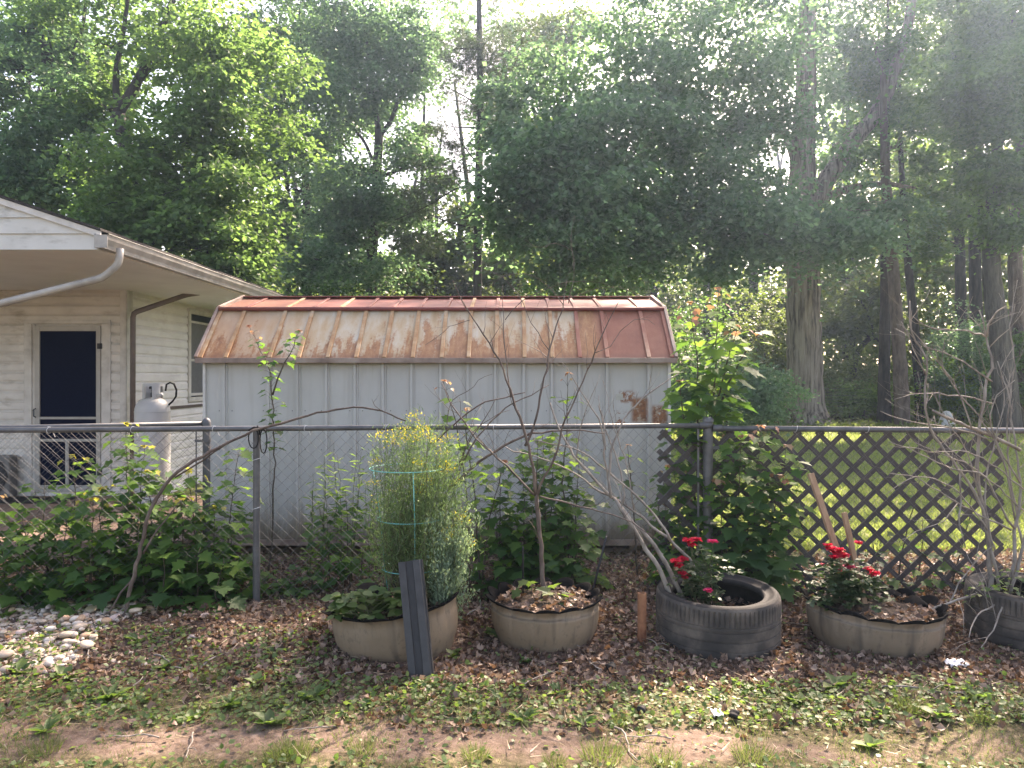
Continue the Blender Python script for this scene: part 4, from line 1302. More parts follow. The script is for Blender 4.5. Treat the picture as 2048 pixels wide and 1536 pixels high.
# ------------------------------------------------------------------ bare woody plants
def woody(name, label, cat, polys, mt, seed, twigs=2, tl=(.10, .30), base=None, group=None, updir=.3, sub=True):
    g = random.Random(seed)
    root = empty(name, base or polys[0][0][0], label, cat, group)
    for idx, (pts, r0, r1) in enumerate(polys):
        m = MB()
        P, Rr = rough_poly(pts, r0, r1, g, wob=.0035)
        m.tube(P, Rr, 8)
        for i in range(2, len(P) - 1):                      # buds / knots
            if g.random() < .25:
                d = Vector((g.uniform(-1, 1), g.uniform(-1, 1), g.uniform(-.3, 1))).normalized()
                m.tube([P[i], P[i] + d * (Rr[i] + .010)], [Rr[i] * .6, Rr[i] * .25], 4)
        L_ = sum((b - a).length for a, b in zip(P, P[1:]))
        for t in range(int(twigs * L_ / .45)):
            i = g.randrange(len(P) // 3, len(P) - 1)
            tdir = (P[i + 1] - P[i]).normalized()
            d = (tdir * g.uniform(.4, 1) + Vector((g.uniform(-1, 1), g.uniform(-.8, .8), g.uniform(-.4, .8) + updir))).normalized()
            l = g.uniform(*tl)
            q = [P[i]]
            for s in range(4):
                d = (d + Vector((g.uniform(-.25, .25), g.uniform(-.25, .25), g.uniform(-.2, .25)))).normalized()
                q.append(q[-1] + d * l / 4)
            r = min(Rr[i] * .55, .0032)
            m.tube(q, [r, r * .8, r * .65, r * .5, r * .35], 4)
            if sub and g.random() < .6:
                k = g.randrange(1, 4)
                d2 = (d + Vector((g.uniform(-1, 1), g.uniform(-1, 1), g.uniform(-.5, 1)))).normalized()
                m.tube([q[k], q[k] + d2 * l * .3, q[k] + d2 * l * .5 + Vector((0, 0, .01))], [r * .5, r * .4, r * .25], 3)
        m.build('trunk' if idx == 0 else 'branch', MATS[mt], root, smooth=True)
    return root


def PX(l, Y0, Y1=None):
    Y1 = Y0 if Y1 is None else Y1
    n = len(l) - 1
    return [W(x, y, Y0 + (Y1 - Y0) * i / n) for i, (x, y) in enumerate(l)]


bare = woody('young_tree', 'leafless young tree with a pale trunk growing in the middle beige planter', 'tree', [
    (PX([(1093, 1240), (1088, 1180), (1083, 1130), (1078, 1060), (1073, 988)], 4.68), .0165, .0125),
    (PX([(1072, 992), (1062, 905), (1045, 850), (1020, 780), (1000, 720), (960, 660), (930, 610), (905, 560)], 4.68, 4.55), .0105, .0022),
    (PX([(1050, 892), (1069, 852), (1083, 779), (1098, 706), (1114, 650), (1127, 607), (1134, 560)], 4.68, 4.8), .0085, .002),
    (PX([(1075, 990), (1090, 950), (1113, 910), (1127, 844), (1160, 779), (1189, 706), (1215, 644), (1237, 604)], 4.68, 4.5), .0085, .002),
    (PX([(1068, 990), (1007, 925), (956, 881), (908, 815), (890, 785), (883, 764)], 4.68, 4.9), .0075, .002),
    (PX([(1022, 795), (1018, 760), (1010, 706), (1007, 633), (1005, 570)], 4.62, 4.7), .005, .0015),
    (PX([(1080, 993), (1140, 1008), (1200, 1022), (1250, 1036), (1320, 1082)], 4.68, 4.5), .006, .0025),
    (PX([(1137, 607), (1150, 540), (1140, 470), (1150, 430)], 4.8, 4.85), .0028, .001),
    (PX([(1127, 610), (1100, 570), (1060, 545), (1010, 548), (960, 590)], 4.8, 4.7), .0024, .001),
    (PX([(1130, 600), (1180, 580), (1230, 570), (1280, 590)], 4.8, 4.7), .0024, .001),
    (PX([(1010, 640), (1040, 600), (1090, 580), (1140, 560), (1210, 565), (1260, 600)], 4.7), .0026, .001),
    (PX([(1098, 700), (1060, 640), (1040, 590), (1000, 545), (970, 540)], 4.75), .0028, .001),
    (PX([(1189, 706), (1215, 700), (1250, 650), (1290, 630), (1310, 650)], 4.55), .0026, .001),
    (PX([(940, 640), (900, 650), (870, 680), (850, 690)], 4.6), .0022, .001),
    (PX([(1140, 500), (1110, 480), (1085, 500), (1050, 480)], 4.8, 4.7), .002, .001),
], 'twig_brown', 71, twigs=2.6, tl=(.10, .34))

woody('cut_branch', 'pile of grey bare branches leaning out of the black tread tyre', 'branch', [
    (PX([(1376, 1222), (1347, 1150), (1324, 1116), (1306, 1082), (1272, 1056), (1233, 1001), (1201, 973), (1152, 921), (1129, 879), (1108, 840), (1100, 805)], 4.62, 4.85), .0155, .004),
    (PX([(1352, 1225), (1326, 1147), (1300, 1108), (1282, 1080), (1248, 1027), (1233, 1001)], 4.58, 4.66), .0155, .010),
    (PX([(1415, 1170), (1386, 1124), (1347, 1087), (1300, 1048), (1269, 1022), (1227, 996), (1186, 973), (1149, 944), (1108, 923), (1040, 905), (1010, 893)], 4.7, 4.9), .010, .003),
    (PX([(1342, 1082), (1321, 1043), (1280, 996), (1248, 970), (1201, 931), (1160, 897), (1110, 889), (1066, 879)], 4.7, 4.8), .008, .003),
    (PX([(1222, 996), (1216, 957), (1220, 905), (1232, 869), (1247, 841), (1273, 808), (1306, 779), (1330, 765), (1357, 748)], 4.72, 4.85), .009, .003),
    (PX([(1246, 1007), (1248, 970), (1230, 905), (1207, 853), (1201, 830), (1196, 790)], 4.74, 4.9), .0065, .002),
    (PX([(1216, 960), (1207, 905), (1209, 866), (1203, 820), (1196, 810)], 4.74, 4.7), .007, .003),
    (PX([(1211, 900), (1200, 837), (1175, 808), (1150, 760), (1124, 724)], 4.74, 4.7), .0055, .002),
    (PX([(1268, 1020), (1255, 930), (1225, 850), (1215, 790), (1205, 760)], 4.75, 4.95), .004, .0015),
    (PX([(1152, 921), (1160, 850), (1180, 800), (1200, 750)], 4.8, 4.7), .0045, .0015),
], 'twig_grey', 72, twigs=2.2, tl=(.08, .26))
woody('bare_cane', 'long bare cane arching across the fence rail between the flowering bush and the bare tree', 'branch', [
    (PX([(900, 976), (925, 955), (955, 924), (1000, 893), (1042, 875), (1077, 864), (1121, 861), (1170, 862), (1210, 867)], 4.85, 4.6), .011, .003),
    (PX([(905, 972), (918, 920), (940, 880), (970, 840), (990, 800)], 4.85, 4.7), .005, .0018),
    (PX([(912, 965), (935, 900), (965, 860), (1010, 815), (1060, 790), (1098, 770)], 4.85, 4.95), .007, .0025),
    (PX([(860, 890), (900, 855), (950, 815), (1000, 795), (1050, 785)], 4.9, 4.8), .007, .003),
    (PX([(920, 930), (940, 870), (985, 830), (1020, 820)], 4.85, 4.9), .004, .0015),
    (PX([(895, 880), (893, 815), (915, 790), (950, 775), (965, 750), (985, 748)], 4.8, 4.7), .003, .0012),
], 'twig_brown', 73, twigs=1.6, tl=(.08, .2))
woody('bare_cane', 'long brown stem arching from the rock bed over the fence and tied to its post', 'branch', [
    (PX([(248, 1245), (262, 1170), (285, 1080), (300, 1020), (340, 955), (380, 925), (400, 915), (450, 890), (505, 862), (560, 848), (620, 830), (680, 818), (740, 813), (780, 828), (812, 842)], 4.95, 5.2), .0145, .0045),
    (PX([(215, 1232), (245, 1180), (266, 1158)], 4.9, 5.0), .006, .007),
    (PX([(286, 1108), (310, 1065), (335, 1040), (362, 1000)], 5.0, 5.1), .008, .003),
    (PX([(350, 955), (400, 925), (470, 878), (500, 864)], 5.05, 5.16), .006, .004),
], 'twig_brown', 74, twigs=.5, tl=(.06, .14))

B5 = (2000, 1200)
woody('bare_shrub', 'tangled leafless grey shrub growing out of the tyre at the right edge', 'shrub', [
    (PX([(1985, 1215), (1980, 1152), (1973, 1048), (1960, 996), (1953, 931), (1958, 866), (1970, 781), (1988, 724), (1974, 680), (1970, 664), (1958, 620)], 4.62, 4.75), .015, .0035),
    (PX([(1974, 672), (1979, 646), (1994, 624), (2012, 613)], 4.72, 4.6), .007, .002),
    (PX([(1970, 673), (1961, 668), (1912, 658), (1886, 661), (1855, 655), (1826, 633)], 4.72, 4.4), .006, .0025),
    (PX([(1984, 763), (1952, 739), (1920, 720), (1886, 704), (1848, 693)], 4.7, 4.5), .0055, .002),
    (PX([(2000, 1180), (1960, 1000), (1921, 942), (1902, 921), (1866, 871), (1859, 850), (1850, 815), (1848, 773), (1855, 748), (1857, 719), (1831, 684), (1815, 645), (1822, 615), (1820, 602)], 4.62, 4.45), .0095, .004),
    (PX([(1943, 857), (1919, 788), (1901, 753), (1864, 711), (1835, 670), (1815, 649)], 4.6, 4.46), .005, .002),
    (PX([(1853, 748), (1835, 715), (1820, 680), (1811, 655), (1792, 648)], 4.5, 4.4), .004, .002),
    (PX([(1985, 807), (1937, 792), (1901, 790), (1850, 787), (1817, 788), (1788, 799)], 4.7, 4.5), .005, .0018),
    (PX([(2040, 900), (1975, 868), (1912, 843), (1866, 821)], 4.75, 4.5), .0115, .0075),
    (PX([(1985, 880), (1930, 862), (1873, 850), (1833, 846), (1775, 832), (1760, 822)], 4.65, 4.5), .005, .0018),
    (PX([(2012, 1205), (2032, 1113), (2028, 1056), (2042, 1009), (2040, 965), (2030, 887), (2020, 800), (1995, 722)], 4.62, 4.8), .013, .003),
    (PX([(2029, 1056), (2001, 1017), (1973, 952), (1950, 938), (1921, 942), (1884, 931), (1827, 900), (1780, 884)], 4.66, 4.5), .008, .002),
    (PX([(2022, 1060), (1973, 1038), (1915, 1007), (1866, 973), (1827, 952), (1780, 947)], 4.66, 4.4), .006, .0018),
    (PX([(2050, 1022), (1988, 968), (1957, 944), (1926, 921), (1855, 900), (1780, 892)], 4.7, 4.5), .005, .0018),
    (PX([(1921, 942), (1921, 1000), (1920, 1048), (1931, 1095)], 4.6, 4.5), .006, .003),
    (PX([(2020, 1190), (2045, 1100), (2060, 980), (2055, 860), (2070, 760)], 4.6, 4.8), .011, .003),
    (PX([(2040, 965), (2000, 900), (1975, 840), (1990, 790), (2030, 760)], 4.7, 4.6), .006, .002),
    (PX([(2006, 1197), (1962, 1223), (1947, 1240), (1938, 1275)], 4.5, 4.2), .006, .003),
    (PX([(2009, 1197), (1996, 1240), (1975, 1275), (1962, 1295)], 4.45, 4.2), .0055, .003),
    (PX([(1995, 1178), (1940, 1190), (1890, 1208), (1838, 1232)], 4.6, 4.5), .009, .005),
    (PX([(2030, 1040), (2010, 930), (1985, 870), (1940, 810), (1900, 770), (1880, 720), (1890, 680)], 4.7, 4.5), .006, .0018),
    (PX([(2045, 1090), (2020, 960), (2012, 850), (2030, 730), (2020, 640), (2035, 560)], 4.75, 4.9), .007, .0015),
    (PX([(1975, 1060), (1940, 1010), (1900, 970), (1850, 950), (1810, 960), (1770, 990)], 4.6, 4.4), .005, .0015),
    (PX([(1990, 1100), (1965, 990), (1990, 880), (2010, 800), (2000, 740), (2030, 690)], 4.6, 4.7), .006, .0018),
    (PX([(1958, 990), (1935, 900), (1905, 860), (1870, 800), (1860, 770)], 4.65, 4.5), .0045, .0015),
    (PX([(2050, 980), (1990, 930), (1930, 900), (1870, 905), (1820, 880)], 4.7, 4.4), .005, .0015),
    (PX([(1915, 1007), (1880, 1050), (1830, 1060), (1800, 1090)], 4.5, 4.35), .003, .001),
    (PX([(1900, 1205), (1920, 1165), (1950, 1120), (1990, 1090)], 4.55, 4.6), .005, .002),
], 'twig_grey', 75, twigs=2.8, tl=(.10, .36))
# young greenery in the right-hand tyre
sapling('small pale green weed growing at the foot of the bare grey shrub', [PX([(1985, 1215), (1972, 1160)], 4.5), PX([(2010, 1215), (2025, 1140)], 4.55), PX([(2035, 1220), (2046, 1150)], 4.5), PX([(1960, 1215), (1955, 1180)], 4.55)], 43, size=(.03, .05), step=.022, f0=.3, upf=.0, upper='weed', top=None, spread=.6, rad=.003, name='broadleaf_weed', cat='weed', dens=3)

# ------------------------------------------------------------------ flowering bush in the cage
fb = empty('flowering_bush', (P1[0] + .06, P1[1], .2), 'feathery bush topped with yellow flowers inside the turquoise cage', 'bush')
g = random.Random(9)
gn = np.random.default_rng(9)
m = MB(); m2 = MB()
m2.tube([W(824, 1225, 4.55), W(826, 1120, 4.56), W(824, 1020, 4.56)], [.016, .014, .010], 8)
m2.tube([W(775, 1225, 4.6), W(782, 1165, 4.58), W(800, 1090, 4.57)], [.018, .014, .008], 8)
FP, FD, FS, YP, YD, PP, PD_ = [], [], [], [], [], [], []
for i in range(180):
    b = W(822 + g.uniform(-36, 46), 1215, 4.56 + g.uniform(-.1, .1))
    u_ = g.random(); top = W(762 + 165 * u_ + g.gauss(0, 12), 836 + 150 * abs(u_ - .42) ** 1.3 + abs(g.gauss(0, 80)) - (g.uniform(0, 26) if g.random() < .15 else 0), 4.56 + g.gauss(0, .13))
    mid = b.lerp(top, .5) + Vector((g.gauss(0, .085) - .04 + .05 * u_, g.gauss(0, .08), 0))
    pts, _ = resample([b, mid, top], [1, 1, 1], 14)
    m.tube(pts, [.0022 - .0001 * k for k in range(14)], 3, caps=False)
    for k in range(4, 14):
        for _ in range(9):
            FP.append(pts[k] + Vector((g.gauss(0, .030), g.gauss(0, .030), g.gauss(0, .025)))); FD.append((g.gauss(0, .8), g.gauss(0, .8), .8)); FS.append(g.uniform(.018, .045))
    if top.z > 1.17 and g.random() < .42 or g.random() < .06:
        for _ in range(20):
            o = Vector((g.gauss(0, .024), g.gauss(0, .024), g.gauss(0, .016)))
            YP.append(top + o); YD.append(o + Vector((0, 0, .02)))
for px, py in ((838, 925), (842, 955), (848, 985), (895, 1060), (905, 1075), (885, 905), (752, 925), (748, 965), (930, 1040), (870, 880), (836, 985), (856, 965), (940, 1085), (920, 1030), (892, 935)):
    c = W(px, py, 4.45 + g.uniform(0, .15))
    m.tube([W(835, 1040, 4.55), c.lerp(W(835, 1000, 4.55), .4), c], .0016, 3, caps=False)
    for _ in range(40):
        o = Vector((g.gauss(0, .022), g.gauss(0, .022), g.gauss(0, .014))); YP.append(c + o); YD.append(o + Vector((0, 0, .02)))
for i in range(70):                                   # paler side shoots low on the right
    b = W(850, 1225, 4.55)
    top = W(900 + g.gauss(0, 26), 1110 + g.gauss(0, 52), 4.5 + g.gauss(0, .10))
    pts, _ = resample([b, b.lerp(top, .5) + Vector((.05, 0, -.03)), top], [1, 1, 1], 10)
    m.tube(pts, .0018, 3, caps=False)
    for k in range(3, 10):
        for _ in range(20):
            PP.append(pts[k] + Vector((g.gauss(0, .022), g.gauss(0, .022), g.gauss(0, .02)))); PD_.append((g.gauss(0, .7), g.gauss(0, .7), 1))
m2.build('woody_stem', MATS['twig_brown'], fb, smooth=True)
m.build('stem', MATS['stem_green'], fb)
leaves('foliage', FP, FD, gn.normal(size=(len(FP), 3)), np.array(FS), (LANCE[0] * np.array([.8, 1, 1]), LANCE[1]), MATS['fennel'], fb)
leaves('pale_shoots', PP, PD_, gn.normal(size=(len(PP), 3)), gn.uniform(.014, .030, len(PP)), (LANCE[0] * np.array([2.6, 1, 1]), LANCE[1]), MATS['fennel_pale'], fb)
leaves('flowers', YP, YD, gn.normal(size=(len(YP), 3)), gn.uniform(.008, .015, len(YP)), RHOMB, MATS['yellow_bloom'], fb)

# leafy plant in the left planter
root = empty('leafy_plant', (P1[0] - .2, P1[1] - .12, .22), 'low leafy green plant spilling in the left beige planter', 'plant')
rows = []; m = MB()
for i in range(46):
    b = Vector((P1[0] - .16 + g.gauss(0, .07), P1[1] - .13 + g.gauss(0, .08), .2))
    top = W(g.uniform(672, 806), g.uniform(1180, 1238), P1[1] - .15 + g.uniform(-.2, .16))
    top.z = max(top.z, .24)
    m.tube([b, b.lerp(top, .6) + Vector((0, 0, .03)), top], [.003, .0025, .0015], 4)
    for k in range(6):
        a = g.uniform(0, 6.28); o = Vector((math.cos(a), math.sin(a), g.uniform(-.4, .2)))
        rows.append((top + o * .012, o, Vector((g.uniform(-.3, .3), g.uniform(-.5, .1), 1)), g.uniform(.05, .085)))
m.build('stem', MATS['stem_green'], root)
plant_leaves(root, [('foliage', 'weed', (OVAL[0] * np.array([1.25, 1, 1]), OVAL[1]), rows)])


# ------------------------------------------------------------------ roses
def rose(c, r, mt, parent, g):
    rows = []
    for ring, (kk, tilt, s) in enumerate(((5, .15, 1.0), (6, .5, .9), (6, .95, .75), (5, 1.5, .55))):
        for k in range(kk):
            a = 6.283 * k / kk + ring * .5 + g.uniform(-.2, .2)
            o = Vector((math.cos(a), math.sin(a), 0))
            d = o * math.cos(tilt) + Vector((0, 0, math.sin(tilt)))
            n = Vector((0, 0, math.cos(tilt))) - o * math.sin(tilt)
            rows.append((Vector(c) + o * r * .10 + Vector((0, 0, -.004 * ring)), d + Vector((g.gauss(0, .12), g.gauss(0, .12), g.gauss(0, .12))), n + Vector((g.gauss(0, .2),) * 3), r * s))
    plant_leaves(parent, [('flower', mt, (OVAL[0] * np.array([2.0, 1, 2.2]), OVAL[1]), rows)])


def rosebush(label, base, blooms, body, seed, stems_from):
    g = random.Random(seed)
    root = empty('rose_bush', base, label, 'rose bush')
    m = MB(); rows = []
    for (px, py, Y, r, mt) in blooms:
        c = W(px, py, Y)
        b = Vector(base) + Vector((g.gauss(0, .04), g.gauss(0, .04), 0))
        P, Rr = rough_poly([b, b.lerp(c, .5) + Vector((g.gauss(0, .03), g.gauss(0, .03), .03)), c], .004, .0016, g, wob=.003)
        m.tube(P, Rr, 5)
        rose(c, r * 1.12, mt, root, g)
        for k in range(10):
            p = P[g.randrange(len(P) // 3, len(P) - 1)]; a = g.uniform(0, 6.28)
            o = Vector((math.cos(a), math.sin(a), g.uniform(-.3, .3)))
            for s in range(3): rows.append((p + o * .015 * (s + 1), o + Vector((g.gauss(0, .5), g.gauss(0, .5), g.gauss(0, .3))), Vector((g.gauss(0, .3), g.gauss(0, .3), 1)), g.uniform(.025, .045)))
    for (px, py, Y, sx, sy, k_) in body:
        for _ in range(k_):
            c = W(px + g.gauss(0, sx), py + g.gauss(0, sy), Y + g.gauss(0, .09))
            if c.z < base[2] + .02: continue
            if g.random() < .25:
                m.tube([Vector(base), Vector(base).lerp(c, .5) + Vector((0, 0, .03)), c], [.003, .002, .0012], 4)
            for s in range(5):
                a = g.uniform(0, 6.28); o = Vector((math.cos(a), math.sin(a), g.uniform(-.5, .4)))
                rows.append((c, o, Vector((g.gauss(0, .35), g.gauss(0, .35), 1)), g.uniform(.026, .05)))
    m.build('stem', MATS['stem_green'], root)
    plant_leaves(root, [('foliage', 'leaf_rose', (OVAL[0] * np.array([1.2, 1, 1]), OVAL[1]), rows)])


rosebush('rose bush with red and pink blooms inside the black tread tyre', (P3[0] - .06, P3[1] + .05, s3), [
    (1376, 1082, 4.62, .036, 'rose_red'), (1393, 1079, 4.64, .034, 'rose_red'), (1425, 1083, 4.7, .034, 'rose_pink'), (1352, 1124, 4.55, .038, 'rose_red'), (1366, 1119, 4.58, .036, 'rose_red'),
    (1364, 1146, 4.55, .030, 'rose_red'), (1380, 1150, 4.6, .026, 'rose_red'), (1384, 1090, 4.6, .030, 'rose_red'), (1358, 1132, 4.54, .030, 'rose_red'), (1370, 1155, 4.55, .022, 'rose_red'), (1416, 1181, 4.5, .030, 'rose_pink')],
    [(1400, 1160, 4.62, 26, 20, 46), (1425, 1120, 4.7, 22, 22, 18), (1440, 1140, 4.7, 20, 14, 12)], 51, None)
rosebush('rose bush with a cluster of red blooms in the stained planter below the wooden stakes', (P4[0] - .15, P4[1], s4), [
    (1662, 1098, 4.62, .036, 'rose_red'), (1674, 1106, 4.6, .04, 'rose_red'), (1687, 1112, 4.58, .036, 'rose_red'), (1655, 1090, 4.64, .028, 'rose_red'), (1668, 1114, 4.57, .030, 'rose_red'), (1680, 1099, 4.6, .030, 'rose_red'), (1744, 1150, 4.56, .026, 'rose_red'), (1717, 1085, 4.7, .026, 'rose_red'), (1699, 1134, 4.56, .034, 'rose_pink'),
    (1684, 1144, 4.55, .028, 'rose_red'), (1738, 1139, 4.58, .032, 'rose_red'), (1751, 1146, 4.58, .03, 'rose_red'), (1645, 1128, 4.6, .014, 'rose_red')],
    [(1690, 1190, 4.55, 34, 24, 150), (1665, 1150, 4.6, 28, 18, 40), (1730, 1165, 4.6, 26, 20, 40), (1640, 1210, 4.5, 14, 14, 18)], 52, None)
# ------------------------------------------------------------------ trees
def tree(name, label, stems, Y, blobs, mt='leaf_mid', bark='bark_grey', seed=0, leaf=(.10, .16), per=120, tmpl=RHOMB, group=None, cat='tree', flat=.38, csig=.42, droop=.35, limbs=True, baseY=None, shell=2.0):
    """stems: [[(px, py, radius_m) ...] ...] first one starts at the ground; blobs: (px, py, dY, rx, ry, rz, clusters)"""
    g = random.Random(seed); gn = np.random.default_rng(seed)
    per, csig = int(per * .44), csig * .64
    b = W(stems[0][0][0], 0, Y); b.z = 0
    root = empty(name, b, label, cat, group)
    m = MB()
    nodes_ = []
    for si, st in enumerate(stems):
        pts = [W(x, y, Y) for x, y, r in st]
        rs = [r for x, y, r in st]
        if si == 0:
            pts[0].z = -.15
        P, Rr = resample(pts, rs, max(8, len(pts) * 5))
        n = len(P)
        for _ in range(2): P = [P[0]] + [(P[i - 1] + P[i] * 2 + P[i + 1]) / 4 for i in range(1, n - 1)] + [P[-1]]
        for i in range(1, n - 1): P[i] = P[i] + Vector((g.gauss(0, .012), g.gauss(0, .012), 0)) * min(1.0, Rr[i] * 4)
        m.tube(P, Rr, 14 if si == 0 else 9)
        nodes_ += [(p, r) for p, r in zip(P, Rr) if p.z > (1.5 if name != 'shrub' else .3)]
    CP, SCL = [], []
    for (px, py, dY, rx, ry, rz, k) in blobs:
        k = int(k * 2.1)
        c = W(px, py, Y + dY)
        R3 = np.array([rx, ry, rz])
        ks = max(3, k // 6)
        sub = nrm(gn.normal(size=(ks, 3))) * (gn.uniform(0, 1, (ks, 1)) ** (1 / shell)) * R3
        pc = np.array(c)[None, :] + sub[gn.integers(0, ks, k)] + np.clip(gn.normal(size=(k, 3)), -1.8, 1.8) * np.array([.36, .36, .24]) * (.40 * rx + .40)
        pc = pc[pc[:, 2] > .4]
        CP.append(pc); SCL.append(np.full(len(pc), 1.8 if py < -90 else 1.0))
        if limbs:
            cand = [(abs((p - c).length - .0) + (3 if p.z > c.z + .5 else 0), p, r) for p, r in nodes_]
            _, p0, r0 = min(cand, key=lambda t: t[0])
            r1 = min(r0 * .5, .10)
            mid = p0.lerp(c, .5) + Vector((g.gauss(0, .15), g.gauss(0, .15), .12 * (c - p0).length))
            LP, LR = resample([p0, mid, c], [r1, r1 * .65, r1 * .3], 8)
            for i in range(1, 7): LP[i] = LP[i] + Vector((g.gauss(0, .05), g.gauss(0, .05), g.gauss(0, .04)))
            m.tube(LP, LR, 6, caps=False)
            for q in pc[:: 5]:
                q = Vector(q); s0 = LP[g.randrange(3, 8)]
                mm = s0.lerp(q, .5) + Vector((0, 0, .06 * (q - s0).length))
                rr_ = r1 * .22
                m.tube([s0, mm, q], [rr_, rr_ * .6, rr_ * .25], 3, caps=False)
    m.build('trunk', MATS[bark], root, smooth=True)
    CP = np.concatenate(CP); SCL = np.repeat(np.concatenate(SCL), per)
    k = len(CP)
    sig = csig * gn.uniform(.6, 1.35, k)
    cnt = per
    P = CP[:, None, :] + gn.normal(size=(k, cnt, 3)) * (sig[:, None, None] * np.array([1, 1, flat])[None, None, :])
    # sprays droop outward
    off = P - CP[:, None, :]
    P[:, :, 2] -= droop * (off[:, :, 0] ** 2 + off[:, :, 1] ** 2) / np.maximum(sig[:, None], .05) * .5
    off = off.reshape(-1, 3); P = P.reshape(-1, 3)
    D = off * np.array([1, 1, .3]) + gn.normal(size=P.shape) * csig * .6
    D[:, 2] -= csig * .5
    Nn = gn.normal(size=P.shape) * .55; Nn[:, 2] += 1
    S = gn.uniform(*leaf, len(P)) * SCL
    ok = (P[:, 2] > .15) & ((SCL < 1.1) | (gn.uniform(size=len(P)) < .4 * ALOFT))
    leaves('crown', P[ok], D[ok], Nn[ok], S[ok], tmpl, MATS[mt], root)
    return root


BR = (RHOMB[0] * np.array([1.25, 1, 1.6]), RHOMB[1])
# left maple over the porch roof, sunlit lower sprays
tree('maple_tree', 'sunlit forked maple rising behind the porch roof', [
    [(296, 860, .24), (292, 500, .19), (262, 330, .16), (236, 228, .15)], [(236, 228, .09), (231, 170, .075), (234, 129, .065), (248, 60, .05), (262, -60, .03)],
    [(236, 228, .13), (270, 172, .11), (312, 86, .09), (340, 20, .07), (375, -120, .04)], [(275, 165, .05), (330, 110, .035), (390, 95, .02)], [(300, 110, .04), (345, 70, .03), (395, 65, .015)]], 17.5,
    [(450, 120, -.5, 1.9, 2.0, 1.0, 40), (330, 20, 0, 2.2, 2.2, 1.2, 34), (170, 90, .5, 1.5, 1.8, 1.2, 18), (500, 230, -1, 1.0, 1.6, .7, 24), (400, 270, -1.5, 1.6, 1.6, .8, 34), (330, 330, -1.5, 1.5, 1.5, .7, 30),
     (440, 370, -2, 1.1, 1.5, .5, 24), (300, 400, -1.5, 1.6, 1.6, .55, 30), (430, 455, -2.0, 1.2, 1.4, .40, 28), (480, 520, -2.2, .8, 1.2, .35, 20), (220, 440, -1, 1.2, 1.5, .4, 18), (350, 420, -1, 1.2, 1.6, .4, 20), (230, 250, 1, 1.4, 1.5, .8, 14),
     (250, -160, 0, 3.2, 3, 1.6, 40)],
    'leaf_sun', 'bark_dark', 101, leaf=(.09, .145), per=150, tmpl=BR, csig=.36, flat=.25, droop=.6)
tree('maple_tree', 'shaded dark maple at the far left edge', [
    [(92, 860, .27), (92, 400, .22), (95, 300, .20), (98, 150, .15), (80, -40, .10)], [(96, 250, .10), (130, 150, .07), (165, 60, .05), (180, -60, .03)], [(94, 290, .08), (50, 190, .06), (20, 60, .04)]], 20,
    [(60, 60, 0, 2.2, 2, 1.4, 34), (40, 250, -1, 1.6, 1.6, 1.3, 34), (150, 220, -1, 1.4, 1.5, 1.0, 24), (30, 380, -1.5, 1.5, 1.5, .7, 26), (150, 350, -1, 1.4, 1.4, .7, 22), (-60, 180, 0, 2, 2, 2, 30), (120, -40, 0, 2.5, 2.5, 1.2, 30), (170, 420, -.5, 1.2, 1.2, .5, 16), (40, 140, -1, 1.6, 1.6, .8, 22),
     (60, -220, 0, 4, 3.5, 2, 40)],
    'leaf_blue', 'bark_dark', 102, leaf=(.10, .155), per=130, tmpl=BR, csig=.42)
tree('oak_tree', 'dark forked tree in the middle against the bright sky', [
    [(742, 860, .24), (742, 560, .20), (750, 420, .185), (756, 312, .17), (758, 260, .16)], [(757, 262, .11), (748, 195, .085), (740, 137, .07), (728, 39, .05), (722, -60, .03)],
    [(762, 268, .10), (780, 248, .085), (798, 195, .07), (822, 148, .05), (850, 60, .03)], [(745, 320, .07), (728, 281, .06), (693, 242, .04), (660, 225, .02)], [(743, 380, .06), (712, 320, .045), (680, 280, .03)], [(766, 310, .05), (790, 295, .04), (815, 282, .02)]], 28,
    [(740, 90, 0, 2.4, 2.4, 1.3, 40), (650, 60, 0, 2.2, 2.2, 1.6, 30), (700, 180, -1, 2.0, 2, .9, 38), (640, 190, 0, 1.8, 2, 1.0, 26), (800, 130, 0, 1.7, 2, .9, 24), (770, 30, 0, 2.2, 2, 1.0, 26), (840, 60, 0, 1.2, 1.5, .8, 12), (620, 290, -1, 1.6, 2, .9, 26), (690, 330, 0, 1.3, 1.6, .7, 14),
     (650, 420, -1, 1.3, 1.6, .9, 18), (700, 470, -2, 1.2, 1.6, .8, 16), (850, 275, -1, .9, 1.2, .4, 14), (690, 400, -2, 1.6, 1.6, .8, 26), (800, 420, -2, 1.3, 1.6, .7, 18), (840, 330, -1, 1.2, 1.4, .6, 14), (600, 520, -3, 1.6, 1.6, .7, 22), (720, 540, -3, 1.6, 1.6, .6, 22), (720, -90, 0, 4, 4, 2, 50)],
    'leaf_blue', 'bark_dark', 103, leaf=(.11, .17), per=140, tmpl=BR, csig=.5)
